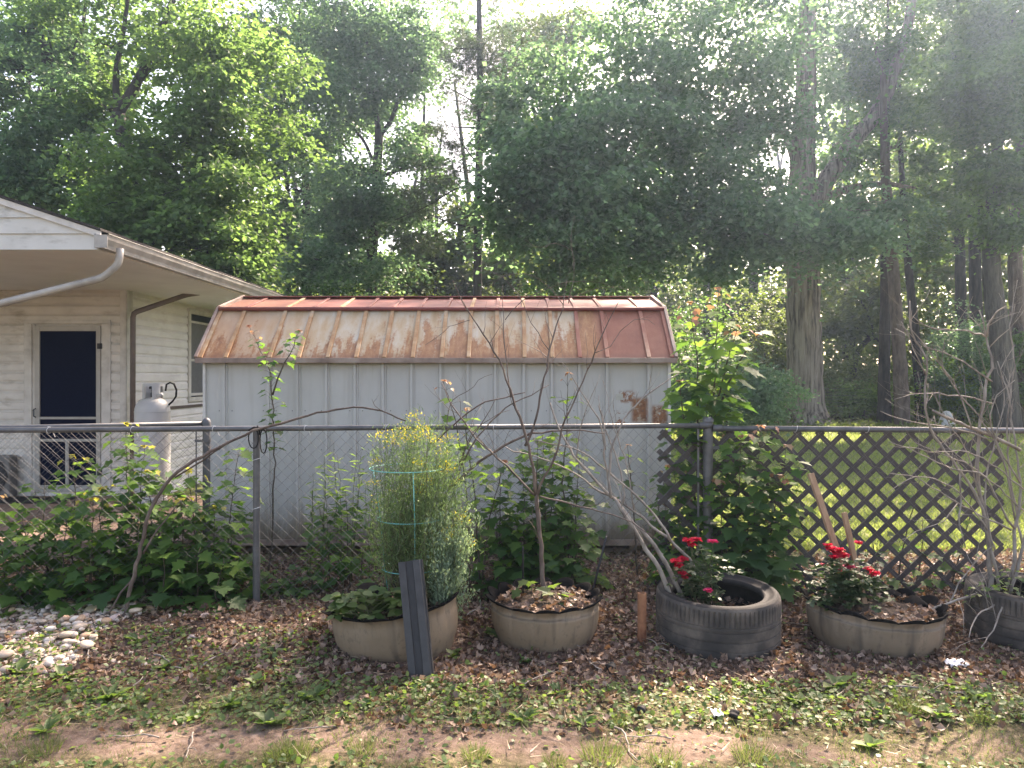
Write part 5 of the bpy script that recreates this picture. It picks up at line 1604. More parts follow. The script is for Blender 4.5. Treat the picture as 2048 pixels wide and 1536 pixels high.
tree('pine_tree', 'straight dark pine standing left of the big tree crown', [
    [(956, 860, .15), (955, 600, .14), (957, 351, .125), (962, 234, .11), (958, 39, .09), (957, -140, .05)],
    [(960, 210, .03), (915, 185, .02), (885, 170, .01)], [(960, 255, .03), (915, 255, .02), (890, 250, .01)], [(957, 370, .03), (915, 375, .025), (850, 415, .02), (790, 440, .01)], [(957, 330, .03), (925, 290, .02), (900, 240, .01)],
    [(957, 460, .03), (900, 445, .02), (860, 430, .01)], [(957, 200, .03), (1000, 175, .02), (1040, 160, .01)], [(957, 350, .03), (985, 330, .02), (1010, 335, .01)]], 24,
    [(905, 100, 0, .8, 1.0, .25, 9), (895, 160, 0, .8, 1, .2, 8), (890, 255, 0, .7, .9, .2, 6), (1010, 150, 0, 1.2, 1.2, .4, 18), (1000, 240, 0, 1.1, 1.1, .35, 16), (930, 290, 0, .7, 1, .2, 8), (900, 350, 0, 1.0, 1, .35, 14), (840, 400, 0, 1.1, 1.2, .3, 14), (950, 60, 0, 1.2, 1.2, .5, 14), (960, -40, 0, 2, 2, .8, 24), (1010, 320, 0, .9, 1, .3, 10), (905, 420, 0, .9, 1, .3, 10), (930, 210, 0, 1.0, 1, .35, 12), (1040, 90, 0, 1.4, 1.2, .5, 20), (980, 430, 0, 1.0, 1, .4, 12), (860, 470, 0, 1.2, 1, .4, 14), (965, 120, 0, 1.1, 1.1, .5, 16)],
    'leaf_pine', 'bark_dark', 104, leaf=(.16, .26), per=46, tmpl=NEEDLES, csig=.26, flat=.45, droop=-.1)
# the great tree
tree('great_tree', 'very large tree with a thick grey trunk and a crown hanging over the lawn', [
    [(1611, 862, .95), (1611, 845, .80), (1610, 815, .66), (1609, 760, .60), (1607, 650, .55), (1606, 540, .53), (1606, 450, .52), (1606, 395, .55)],
    [(1604, 400, .50), (1605, 340, .42), (1606, 273, .38), (1612, 195, .34), (1614, 60, .28), (1620, -150, .18), (1630, -600, .06)],
    [(1625, 415, .32), (1651, 363, .30), (1690, 305, .27), (1725, 260, .25), (1749, 234, .24), (1780, 176, .21), (1815, 59, .17), (1840, -100, .10)],
    [(1625, 420, .15), (1644, 402, .14), (1679, 383, .13), (1730, 369, .11), (1790, 369, .08), (1830, 376, .04)],
    [(1590, 440, .15), (1520, 428, .13), (1440, 424, .12), (1378, 426, .10), (1265, 430, .07), (1180, 450, .03)],
    [(1592, 330, .14), (1573, 273, .12), (1542, 219, .10), (1490, 140, .06)], [(1600, 290, .12), (1540, 250, .09), (1450, 220, .07), (1330, 215, .05), (1200, 230, .03)]], 25,
    [(1180, 290, -5, 2.4, 2.0, 1.5, 74), (1100, 330, -5, 1.5, 1.6, 1.2, 40), (1300, 200, -4, 2.6, 2.2, 1.8, 74), (1200, 400, -5, 2.2, 1.8, 1.0, 58), (1080, 420, -5, 1.4, 1.5, .9, 30), (1340, 380, -4, 2.2, 2, 1.1, 54), (1450, 280, -3, 2.4, 2, 1.8, 60),
     (1480, 420, -4, 2.0, 1.8, .9, 44), (1500, 110, -3, 2.6, 2.4, 2.0, 66), (1260, 80, -3, 2.4, 2.4, 1.5, 46), (1600, 80, 2.5, 2.2, 2, 2.0, 40), (1720, 110, 2, 2.0, 2, 1.6, 36), (1600, 455, -4.5, 2.0, 1.6, .55, 40), (1700, 465, -3.5, 1.4, 1.5, .7, 26), (1530, 470, -4.5, 1.3, 1.4, .55, 22), (1740, 420, -3, 1.3, 1.4, .7, 20),
     (1180, 480, -5.5, 1.6, 1.6, .5, 26), (1260, 510, -4, 1.2, 1.4, .5, 14), (1100, 120, -2, 1.7, 2, .9, 18), (1040, 280, -4, 1.1, 1.4, .7, 14), (1400, -60, -2, 3.5, 3, 1.5, 50), (1600, -150, 0, 4.5, 4, 2, 60), (1520, 250, -3, 1.0, 1.2, .9, 16), (1660, 300, 2.5, .9, .9, .6, 8), (1100, 540, -5, .8, 1, .35, 9), (1330, 480, -4.5, .8, 1, .4, 9), (1420, 520, -4.5, .9, 1, .4, 10), (1010, 450, -5, .7, .9, .5, 9), (1230, 560, -4.5, .6, .8, .3, 6), (1020, 360, -5, .8, 1, .5, 9), (1040, 200, -4, 1.0, 1, .6, 12),
     (1500, -380, 1, 5, 4.5, 2.2, 80), (1750, -420, 0, 4.5, 4.5, 2.2, 70), (1650, -650, 0, 5, 5, 2.0, 70), (1300, -250, -1, 4, 4, 1.5, 44), (1850, -200, 0, 3.5, 4, 1.5, 40)],  # unseen upper crown, added to shade and dapple the ground
    'leaf_blue', 'bark_big', 105, leaf=(.12, .185), per=104, tmpl=BR, csig=.46, flat=.45, droop=.7)
# right-hand wood: trunks by the wire fence
RT = [
    ('black trunked tree just right of the great tree', [(1768, 860, .26), (1768, 790, .20), (1770, 650, .17), (1771, 480, .15), (1772, 300, .12), (1775, 60, .08)], 25.5, 'bark_dark', 111, 'leaf_mid', [(1760, 250, 0, 1.2, 1.5, .8, 14), (1780, 120, 1, 1.6, 1.6, 1, 20), (1770, -40, 1, 2.2, 2, 1.2, 24)]),
    ('brown trunked tree leaning beside the black trunk', [(1806, 860, .25), (1803, 790, .23), (1797, 680, .20), (1787, 560, .18), (1778, 420, .16), (1770, 350, .14), (1766, 150, .09)], 24.5, 'bark_pine', 112, 'leaf_mid', [(1800, 300, 0, 1.3, 1.5, .8, 14), (1760, 60, 0, 1.6, 1.8, 1.2, 18)]),
    ('slim dark tree leaning left in front of the bright gap', [(1842, 860, .20), (1840, 780, .17), (1830, 660, .15), (1819, 560, .13), (1808, 430, .11), (1800, 280, .08), (1796, 100, .05)], 26, 'bark_dark', 113, 'leaf_sun', [(1840, 380, 0, 1.2, 1.3, .7, 14), (1830, 200, 0, 1.5, 1.6, 1.0, 20), (1850, 40, 1, 2.0, 2, 1.3, 26)]),
    ('left of the two dark trunks between the brown tree and the pale sweeping trunk', [(1922, 860, .26), (1922, 700, .22), (1921, 560, .19), (1917, 430, .16), (1912, 250, .12), (1905, 60, .08)], 29, 'bark_dark', 114, 'leaf_sun', [(1910, 420, -1, 1.5, 1.6, .8, 22), (1900, 250, -1, 1.7, 1.8, 1.1, 30), (1930, 80, 0, 2.0, 2.0, 1.3, 34), (1870, 480, -1, 1.0, 1.2, .6, 10)]),
    ('right of the two dark trunks, touching the pale sweeping trunk', [(1953, 860, .28), (1953, 700, .24), (1950, 560, .22), (1946, 430, .19), (1945, 250, .14), (1950, 60, .09)], 29.5, 'bark_dark', 115, 'leaf_mid', [(1960, 330, 0, 1.6, 1.6, 1, 20), (1980, 160, 0, 1.9, 1.9, 1.2, 26)]),
    ('pale grey trunk sweeping up and left near the right edge', [(2016, 870, .38), (2012, 790, .34), (2004, 700, .30), (1992, 620, .27), (1982, 540, .24), (1984, 430, .20), (1992, 330, .16), (2005, 150, .10)], 22, 'bark_grey', 116, 'leaf_sun', [(1960, 240, -1, 1.3, 1.5, .9, 34), (2010, 330, -1, 1.2, 1.4, .8, 32), (1900, 170, -1, 1.3, 1.4, 1.0, 24), (2030, 130, -1, 1.5, 1.5, 1.0, 34), (1960, 60, 0, 1.7, 1.7, 1.0, 30), (2040, 440, -1, .9, 1.1, .6, 18), (2060, -60, 0, 3, 2.5, 1.2, 36), (1990, 150, -2, 1.0, 1.0, .6, 16)]),
    ('brown trunk at the right edge with green vines at its foot', [(2052, 870, .34), (2050, 780, .27), (2045, 690, .24), (2034, 620, .22), (2030, 540, .20), (2036, 400, .17), (2044, 200, .12)], 23, 'bark_pine', 117, 'leaf_sun', [(2080, 200, 0, 1.8, 1.8, 1.4, 34), (2060, 350, 0, 1.1, 1.3, .8, 20), (2040, 740, -.4, .35, .35, 1.1, 14), (2100, 20, 0, 2.2, 2, 1.4, 26)]),
]
for lab, st, Y, bk_, sd, mt, bl in RT:
    tree('woodland_tree', lab, [st], Y, bl, mt, bk_, sd, leaf=(.10, .165), per=190, tmpl=BR, csig=.42, group='trees at the edge of the wood on the right')
# trunks seen through the gaps further back
BT = [
    ('thin dark trunk seen above the shed roof right of the pine', [(1133, 800, .17), (1134, 600, .15), (1136, 470, .13), (1134, 300, .10), (1130, 60, .07)], 33, 121, 'leaf_oak', [(1120, 520, 0, 1.8, 1.8, .9, 26), (1090, 430, 0, 1.8, 1.8, 1.0, 20), (1150, 300, 0, 2, 2, 1.2, 22), (1130, 60, 0, 2.4, 2, 1.5, 26)]),
    ('dark trunk behind the lowest hanging limb of the great tree', [(1206, 800, .2), (1205, 600, .17), (1203, 470, .15), (1200, 200, .1)], 34, 122, 'leaf_oak', [(1210, 530, 0, 2, 2, 1, 28), (1290, 500, 0, 1.6, 1.8, 1.2, 20)]),
    ('dark trunk in the leaves left of the forked middle tree', [(618, 800, .19), (616, 560, .16), (612, 400, .14), (607, 250, .12), (598, 60, .08)], 30, 123, 'leaf_mid', [(590, 380, 0, 1.7, 1.8, 1.0, 26), (560, 250, 0, 1.8, 1.8, 1.2, 30), (560, 90, 0, 2.0, 2.0, 1.5, 32), (610, 480, 0, 1.5, 1.6, .9, 20), (560, 480, -1, 1.4, 1.5, .9, 22), (600, -60, 0, 3, 3, 1.6, 34)]),
    ('slender trunk at the left below the sunlit maple sprays', [(578, 800, .14), (576, 560, .12), (575, 380, .10), (560, 200, .06)], 31, 124, 'leaf_mid', [(540, 330, 0, 1.4, 1.5, .9, 18), (530, 160, 0, 1.5, 1.6, 1.1, 18)]),
    ('dark trunk in the shrubs just left of the great trunk', [(1508, 860, .24), (1508, 700, .21), (1507, 560, .19), (1505, 430, .15)], 31, 125, 'leaf_oak', [(1480, 600, 0, 1.6, 1.6, 1, 22), (1540, 640, 0, 1.3, 1.4, 1.0, 18)]),
    ('leaning dark limbed tree between the great trunk and the black trunk', [(1700, 860, .16), (1703, 760, .13), (1715, 700, .11), (1745, 670, .09), (1768, 690, .06)], 30, 126, 'leaf_far', [(1690, 640, 1, 1.4, 1.5, 1.0, 24), (1690, 760, 1, 1.4, 1.4, .7, 22), (1720, 560, 1, 1.2, 1.4, .8, 16)]),
    ('tall trunk behind the left house roof beside the dark maple', [(165, 800, .22), (163, 420, .18), (160, 250, .15), (168, 60, .10)], 27, 127, 'leaf_mid', [(200, 160, 0, 1.6, 1.8, 1.4, 20), (120, 100, 0, 1.8, 1.8, 1.4, 18), (200, 340, 0, 1.6, 1.6, .9, 18), (240, 430, 0, 1.4, 1.4, .7, 14), (20, 330, 0, 2, 2, 1.4, 20)]),
    ('thin trunk in the bright gap beside the pine', [(868, 800, .13), (868, 600, .11), (874, 480, .09), (872, 380, .06)], 34, 128, 'leaf_oak', [(860, 500, 0, 1.5, 1.6, .8, 16), (830, 560, 0, 1.6, 1.6, .7, 18), (890, 560, 0, 1.4, 1.4, .6, 14)]),
    ('slim leafy tree filling the gap between the forked tree and the pine', [(835, 800, .15), (838, 560, .12), (845, 350, .09), (850, 150, .05)], 35, 131, 'leaf_mid', [(880, 350, 0, 1.3, 2, .8, 12), (820, 420, 0, 1.7, 2, 1.0, 22), (870, 500, 0, 1.8, 2, .9, 24), (780, 530, 0, 1.6, 2, .8, 22)]),
    ('slim leafy tree just left of the pine trunk', [(925, 800, .14), (923, 560, .12), (920, 420, .08)], 36, 132, 'leaf_oak', [(920, 420, 0, 1.4, 2, 1.1, 18), (960, 500, 0, 1.7, 2, 1.0, 24), (900, 560, 0, 1.7, 2, .8, 22), (1000, 560, 0, 1.8, 2, .8, 24)]),
    ('tree of light leaves behind the forked middle tree', [(690, 800, .16), (688, 560, .13), (680, 330, .10), (676, 100, .06)], 36, 133, 'leaf_mid', [(690, 250, 0, 2, 2, 1.5, 26), (640, 380, 0, 1.8, 2, 1.2, 24), (730, 440, 0, 1.8, 2, 1.0, 22), (660, 510, 0, 2, 2, .9, 26), (780, 200, 0, 1.6, 2, 1.3, 16), (640, 120, 0, 2, 2, 1.4, 24), (720, 40, 0, 2.4, 2, 1.2, 22)]),
    ('tree of light leaves behind the pine and the great crown edge', [(1015, 800, .16), (1012, 560, .13), (1008, 300, .1), (1005, 60, .05)], 38, 134, 'leaf_mid', [(1010, 120, 0, 2.2, 2, 1.4, 24), (980, 30, 0, 2.4, 2, 1.2, 20), (1030, 240, 0, 2, 2, 1.2, 20), (1040, 470, 0, 2, 2, 1.0, 22)]),
    ('tall light leaved tree behind the black and brown trunks', [(1700, 700, .18), (1698, 500, .15), (1695, 250, .1), (1700, 0, .05)], 38, 135, 'leaf_sun', [(1720, 230, 0, 2, 2, 1.4, 20), (1680, 560, 0, 2.2, 2, 1.2, 26), (1840, 520, 0, 2.2, 2, 1.2, 26), (1850, 330, 0, 2.2, 2, 1.4, 26), (1880, 120, 0, 2.4, 2, 1.6, 26)]),
]
for lab, st, Y, sd, mt, bl in BT:
    tree('woodland_tree', lab, [st], Y, bl, mt, 'bark_dark', sd, leaf=(.16, .26), per=85, tmpl=BR, csig=.5, group='trees further back in the wood')


# shrubs at the wood edge
def shrub(label, px, Y, h, w, k, mt, seed, leaf=(.07, .12), per=70):
    g = random.Random(seed)
    b = W(px, 0, Y)
    st = [[(px, 860, .05), (px + 5, HY + (EYE - h * .5) / Y * F, .03)]]
    pc = HY + (EYE - h * .55) / Y * F
    return tree('shrub', label, st, Y, [(px, pc, 0, w, w * .7, h * .5, k), (px - w * .5 * F / Y, pc + h * .18 * F / Y, -.3, w * .6, w * .5, h * .38, k // 2), (px + w * .5 * F / Y, pc + h * .15 * F / Y, -.2, w * .6, w * .5, h * .4, k // 2)],
                mt, 'bark_dark', seed, leaf=leaf, per=per, tmpl=BR, cat='shrub', csig=.26, flat=.5, group='shrubs at the edge of the wood')


shrub('bright green shrub just above the left end of the shed roof', 660, 14, 3.1, 1.0, 40, 'leaf_sun', 141)
shrub('green shrub above the shed roof under the forked middle tree', 760, 15, 3.35, 1.0, 44, 'leaf_mid', 142)
shrub('sunlit shrub above the shed roof left of the pine', 850, 16, 3.2, .9, 30, 'leaf_oak', 143)
shrub('dark shrub above the right end of the shed roof', 1060, 17, 3.3, 1.4, 34, 'leaf_mid', 144)
shrub('sunlit shrub behind the tall maple sapling', 1375, 24, 4.4, 1.3, 50, 'leaf_mid', 145, per=60)
shrub('broad dark shrub behind the fence between shed and great trunk', 1450, 19, 2.4, 1.6, 90, 'leaf_blue', 146)
shrub('dark shrub touching the left side of the great trunk', 1490, 23, 2.0, .9, 50, 'leaf_mid', 147)
shrub('pale leaved tall shrub left of the great trunk', 1525, 27, 5.0, 1.2, 60, 'leaf_far', 148)
shrub('lime shrub lit by the sun between the slim trunks on the right', 1880, 26, 2.4, .9, 40, 'leaf_lime', 149)
shrub('dark tall shrub mass in front of the two dark trunks', 1925, 26, 4.2, 1.4, 80, 'leaf_blue', 150)
shrub('small green shrub under the black and brown trunks', 1725, 27.5, 1.5, 1.6, 44, 'leaf_sun', 151)
shrub('sunlit shrub between great trunk and the wire fence', 1690, 29, 2.6, 1.6, 60, 'leaf_far', 152)
shrub('dark shrub behind the right edge trunks', 2060, 28, 3.0, 1.6, 50, 'leaf_mid', 153)
shrub('olive shrub behind the shed roof under the pine', 955, 19, 3.0, 1.2, 24, 'leaf_oak', 154)
shrub('tall bright shrub against the sky left of the pine foot', 800, 24, 5.6, 1.8, 60, 'leaf_oak', 155, leaf=(.10, .16))
shrub('tall dull green shrub between forked tree and left maple', 610, 23, 5.0, 1.7, 56, 'leaf_mid', 156, leaf=(.10, .16))
shrub('tall shrub right of the pine foot under the great crown', 1030, 26, 6.0, 1.6, 50, 'leaf_oak', 157, leaf=(.10, .16))
shrub('lime shrub peeping over the shed roof at the left of the pine', 700, 19, 3.9, 1.3, 40, 'leaf_sun', 158)

# far wood: one mass of leaf clumps beyond the trees, thinner to the top, with open gaps
gn = np.random.default_rng(200)
k = 4200
th = gn.uniform(-.95, .95, k)
dist = gn.uniform(38, 62, k)
hz = gn.uniform(0, 1, k) ** 1.15
gap = .5 + .5 * np.sin(th * 9 + 1.3) * np.sin(th * 23 + .5)
zc = hz * (4.0 + 10.0 * gap) * dist / 50 + .3
C = np.stack([np.sin(th) * dist, np.cos(th) * dist, zc], 1)
right = (th > .10)
C[right, 2] *= 1.35
per = 55
P = C[:, None, :] + gn.normal(size=(k, per, 3)) * np.array([.9, .9, .5])
P = P.reshape(-1, 3); P = P[P[:, 2] > .1]
D = gn.normal(size=P.shape); D[:, 2] -= .4
Nn = gn.normal(size=P.shape) * .6; Nn[:, 2] += 1
tag(leaves('far_wood', P, D, Nn, gn.uniform(.22, .42, len(P)), BR, MATS['leaf_far']), kind='stuff')
m = MB()
g = random.Random(31)
for i in range(70):
    t = g.uniform(-.8, .8); d = g.uniform(36, 58); x, y = math.sin(t) * d, math.cos(t) * d
    m.tube([(x, y, -.2), (x + g.gauss(0, .2), y, 4), (x + g.gauss(0, .5), y, 10), (x + g.gauss(0, .8), y, 17)], [.24, .2, .15, .06], 7)
tag(m.build('far_trunks', MATS['bark_dark'], smooth=True), kind='stuff')

# ------------------------------------------------------------------ ground cover
def scatter(n, x0, x1, y0, y1, seed, fn=None):
    gn = np.random.default_rng(seed)
    x = gn.uniform(x0, x1, n); y = gn.uniform(y0, y1, n)
    ok = np.abs(x) < .78 * y + .5
    if fn is not None: ok &= fn(x, y, gn)
    return x[ok], y[ok], gn


def nz(x, y, s, p=0):
    return (np.sin(x * 1.9 * s + p) * np.sin(y * 2.3 * s + 1.7 * p) + np.sin(x * 4.3 * s + 2.1 * y * s + p) * .6 + np.sin(x * 9.1 * s - y * 7.7 * s + p * 3) * .35) / 1.95


inpl = lambda x, y: np.any([(x - c[0]) ** 2 + (y - c[1]) ** 2 < r * r for c, r in ((P1, .37), (P2, .32), (P3, .37), (P4, .37), (P5, .37))], axis=0)
rockz = lambda x, y: (x < -2.42 + .10 * np.sin(y * 5.1) - .35 * np.maximum(0, 4.4 - y)) & (y > 4.05) & (y < 5.3)
# dead leaves
x, y, gn = scatter(95000, -5.5, 5.5, 3.35, 7.0, 301, lambda x, y, g: (~inpl(x, y)) & ~(rockz(x, y) & (g.uniform(size=x.shape) < .85)) & (g.uniform(size=x.shape) < np.where(y < 3.85, .08 + .20 * (nz(x, y, 1.3, 2) > .1), np.where(y < 6.6, .72 - .25 * (x < -1.6), .2))))
z = gz(x, y) + gn.uniform(0, .018, len(x))
leaves_n = len(x)
D = gn.normal(size=(leaves_n, 3)); D[:, 2] *= .55
Nn = gn.normal(size=(leaves_n, 3)) * .8; Nn[:, 2] += 1
tag(leaves('leaf_litter', np.stack([x, y, z], 1), D, Nn, gn.uniform(.016, .048, leaves_n), DRY, MATS['leaf_litter']), kind='stuff')
# fine straw and twig bits
x, y, gn = scatter(15000, -5, 5, 3.0, 6.6, 302, lambda x, y, g: (~inpl(x, y)) & (g.uniform(size=x.shape) < np.where(y < 3.5, .25, .8)))
D = gn.normal(size=(len(x), 3)); D[:, 2] *= .12
tag(leaves('straw', np.stack([x, y, gz(x, y) + gn.uniform(.004, .03, len(x))], 1), D, rdir(len(x), 1.5, gn), gn.uniform(.02, .10, len(x)), (BLADE[0] * np.array([.045, 1, .2]), BLADE[1]), MATS['straw']), kind='stuff')
# short grass
def grassmask(x, y, g):
    n1, n2 = nz(x, y, 1.1, .4), nz(x, y, 2.7, 2.2)
    a = np.where(y < 3.10, .75 + .5 * n2, 0)
    a = np.where((y >= 3.10) & (y < 3.38),   .08 + .8 * (n2 > .25) + .8 * (x > 1.05) * (n2 > -.35), a)
    a = np.where((y >= 3.38) & (y < 3.88), .60 + .6 * n1 + .35 * n2, a)
    a = np.where((y >= 3.88) & (y < 4.3), .05 + .3 * (n1 > .35) * (x < -.4), a)
    a = np.where((y >= 4.3) & (y < 5.6), .03 * (n2 > .3), a)
    a = np.where(y >= 5.6, .12 + .2 * n1, a)
    return g.uniform(size=x.shape) < a
x, y, gn = scatter(330000, -5.0, 5.0, 2.4, 6.6, 303, lambda x, y, g: grassmask(x, y, g) & ~inpl(x, y) & ~rockz(x, y))
D = gn.normal(size=(len(x), 3)) * .5; D[:, 2] = 1
tag(leaves('short_grass', np.stack([x, y, gz(x, y) - .004], 1), D, gn.normal(size=(len(x), 3)), gn.uniform(.012, .036, len(x)) * (1 + .3 * nz(x, y, 2, 1)), (BLADE[0] * np.array([.09, 1, 1.3]), BLADE[1]), MATS['grass']), kind='stuff')
# clover and small broad leaves low on the ground
x, y, gn = scatter(130000, -5.0, 5.0, 2.5, 6.6, 304, lambda x, y, g: (~inpl(x, y)) & (g.uniform(size=x.shape) < np.where(y < 3.1, .3, np.where(y < 3.42, .06, np.where(y < 3.95, .62 + .6 * nz(x, y, 1.7, 3), np.where((x < -1.0) & (y < 4.7), .34 + .4 * nz(x, y, 2, 1), .06 + .05 * nz(x, y, 1.5, 1)))))))
D = gn.normal(size=(len(x), 3)); D[:, 2] = np.abs(D[:, 2]) * .4
tag(leaves('clover', np.stack([x, y, gz(x, y) + gn.uniform(.003, .03, len(x))], 1), D, rdir(len(x), 1.6, gn), gn.uniform(.012, .034, len(x)), (OVAL[0] * np.array([1.5, 1, 1]), OVAL[1]), MATS['weed']), kind='stuff')
# lawn beyond the fence
gn = np.random.default_rng(305)
n = 120000
y = 6.9 + 19 * gn.uniform(0, 1, n) ** 1.6; x = gn.uniform(-.5, .78, n) * y + gn.uniform(-1, 2, n)
ok = ~((x > X0 - .1) & (x < X1 + .1) & (y < 9.1) & (y > 6.6)) & ~((x < -2.7) & (y > 6.4) & (y < 17))
x, y = x[ok], y[ok]
D = gn.normal(size=(len(x), 3)) * .55; D[:, 2] = 1
tag(leaves('lawn_grass', np.stack([x, y, np.where(y < 12, gz(x, y), 0) - .005], 1), D, gn.normal(size=(len(x), 3)), gn.uniform(.03, .075, len(x)) * (.7 + y / 18), (BLADE[0] * np.array([.22, 1, 1.3]), BLADE[1]), MATS['lawn']), kind='stuff')
# woodland floor plants in the far lawn edge
gn = np.random.default_rng(306)
n = 30000
y = gn.uniform(22, 40, n); x = gn.uniform(-.75, .8, n) * y
D = gn.normal(size=(n, 3)); Nn = gn.normal(size=(n, 3)) * .6; Nn[:, 2] += 1
tag(leaves('undergrowth', np.stack([x, y, gn.uniform(.02, .55, n) * (.4 + .6 * (nz(x, y, .3) > 0)) * np.clip((y - 22) / 4, .25, 1)], 1), D, Nn, gn.uniform(.08, .18, n), BR, MATS['leaf_far']), kind='stuff')


# rosettes of weed, one object each
def proto_weed(seed, kk, size, tm, mt, wid):
    gg = random.Random(seed); rows = []
    root = empty('weed', (0, 0, 0), None, 'weed')
    for k in range(kk):
        a = 6.283 * k / kk + gg.uniform(-.3, .3); o = Vector((math.cos(a), math.sin(a), gg.uniform(.15, .9)))
        rows.append((Vector((0, 0, .004)), o, Vector((-math.cos(a) * .5, -math.sin(a) * .5, 1)), gg.uniform(*size)))
    A = np.array([list(p) + list(d) + list(n_) + [s] for p, d, n_, s in rows])
    bpy.data.objects.remove(root)
    return leaves('weed', A[:, 0:3], A[:, 3:6], A[:, 6:9], A[:, 9], (tm[0] * np.array([wid, 1, 1.5]), tm[1]), MATS[mt])


wk = [('broad leaved green weed rosette', proto_weed(1, 9, (.05, .09), OVAL, 'weed', 1.0)), ('narrow leaved weed rosette', proto_weed(2, 14, (.05, .10), LANCE, 'weed', 2.4)), ('small clover like weed', proto_weed(3, 16, (.025, .045), OVAL, 'leaf_lance', 1.5))]
spots = [(985, 1275, 0, 1.0, 'between the left and the middle beige planters'), (905, 1312, 0, .9, 'at the lower right foot of the left beige planter'), (1052, 1325, 2, 1.1, 'right below the middle beige planter'), (850, 1372, 0, .8, 'at the foot of the black and grey board'),
         (1115, 1385, 1, 1.0, 'in the leaf litter straight below the bare tree'), (1165, 1445, 1, 1.0, 'by the path below the rusty pipe'), (1045, 1440, 1, 1.1, 'in the grass band below the middle planter'), (1672, 1375, 0, 1.25, 'largest, below the stained planter'),
         (1590, 1400, 0, 1.0, 'lower left of the stained planter'), (1430, 1395, 0, .8, 'in front of the black tread tyre'), (1490, 1285, 2, 1.3, 'climbing against the front of the black tread tyre'), (220, 1400, 1, 1.2, 'left of centre in the green weeds below the rocks'), (130, 1360, 0, 1.2, 'below the rock bed'),
         (330, 1335, 0, 1.0, 'right of the rock bed in the twigs'), (40, 1345, 0, 1.3, 'at the left edge below the rocks'), (95, 1215, 0, .9, 'on the upper edge of the rock bed'), (15, 1235, 0, 1.0, 'at the left edge on the rocks'), (135, 1290, 2, 1.2, 'in the middle of the rock bed'),
         (280, 1290, 1, 1.3, 'feathery, at the right end of the rock bed'), (540, 1455, 0, 1.1, 'beside the dirt path left of centre'), (460, 1415, 1, 1.0, 'in the bare ground left of the first planter'), (510, 1370, 0, 1.0, 'left below the first planter'), (625, 1405, 1, 1.0, 'in the grass under the first planter'),
         (730, 1420, 2, 1.1, 'in the grass left of the board foot'), (1760, 1425, 0, 1.0, 'in the grass right of the largest weed'), (1880, 1440, 0, 1.1, 'in the grass towards the lower right corner'), (1950, 1405, 1, 1.0, 'near the right edge below the tyre'), (480, 1195, 0, .9, 'beside the foot of the line post'),
         (1260, 1220, 2, 1.0, 'left of the rusty pipe top'), (1230, 1290, 2, .8, 'in the leaves left of the rusty pipe foot'), (380, 1440, 0, .9, 'on the dirt path edge at left'), (90, 1470, 1, .9, 'on the left end of the dirt path'), (1850, 1120, 2, 1.0, 'under the lattice on the right'), (1740, 1490, 0, .9, 'in the lowest grass right of centre')]
used = set()
for px, py, kd, sc, where in spots:
    Yg = EYE * F / (py - HY); xg = (px - CX) / F * Yg
    lab, pr = wk[kd]
    o = pr if kd not in used else pr.copy()
    if kd in used: COL.objects.link(o)
    used.add(kd)
    o.location = (xg, Yg, float(gz(xg, Yg))); o.rotation_euler.z = random.uniform(0, 6.28); s = sc * random.uniform(.9, 1.15); o.scale = (s, s, s)
    tag(o, lab + ' ' + where, 'weed', 'weeds in the yard')

# grass tufts, one object each
def tuft(seed, n, h, rad):
    gg = np.random.default_rng(seed)
    a = gg.uniform(0, 6.28, n); r = rad * np.sqrt(gg.uniform(0, 1, n))
    Pp = np.stack([r * np.cos(a), r * np.sin(a), np.full(n, -.004)], 1)
    Dd = np.stack([Pp[:, 0] / rad * .6, Pp[:, 1] / rad * .6, np.ones(n)], 1) + gg.normal(size=(n, 3)) * .22
    return leaves('grass_tuft', Pp, Dd, gg.normal(size=(n, 3)), gg.uniform(.5, 1.05, n) * h, (BLADE[0] * np.array([.035, 1, 1.2]), BLADE[1]), MATS['grass'])
tf = [tuft(1, 260, .075, .06), tuft(2, 180, .065, .045)]
used = set()
for i, (px, py, sc, where) in enumerate([(1205, 1512, 1.35, 'on the dirt path, biggest, right of the picture middle'), (1330, 1525, 1.3, 'on the dirt path right of the biggest tuft'), (1505, 1515, 1.2, 'on the path below the white paper scrap'), (725, 1508, 1.2, 'at the lower path edge left of the middle'), (590, 1515, 1.1, 'at the lower path edge below the board'),
                                      (88, 1505, 1.4, 'on the left end of the dirt path'), (425, 1362, .9, 'olive, on the litter left of the first planter'), (395, 1425, .9, 'above the dirt path at left'), (950, 1515, .9, 'at the bottom edge in the middle'), (1110, 1520, 1.0, 'just left of the biggest tuft'), (560, 1525, 1.0, 'at the bottom edge left of the middle'), (1240, 1440, .9, 'in the grass band below the rusty pipe'), (1820, 1420, 1.0, 'in the dry grass at lower right'), (1960, 1450, 1.1, 'near the lower right corner')]):
    Yg = EYE * F / (py - HY); xg = (px - CX) / F * Yg
    kd = i % 2; o = tf[kd] if kd not in used else tf[kd].copy()
    if kd in used: COL.objects.link(o)
    used.add(kd)
    o.location = (xg, Yg, float(gz(xg, Yg))); o.rotation_euler.z = i * 1.3; o.scale = (sc, sc, sc * .95)
    tag(o, 'grass tuft ' + where, 'grass tuft', 'grass tufts')

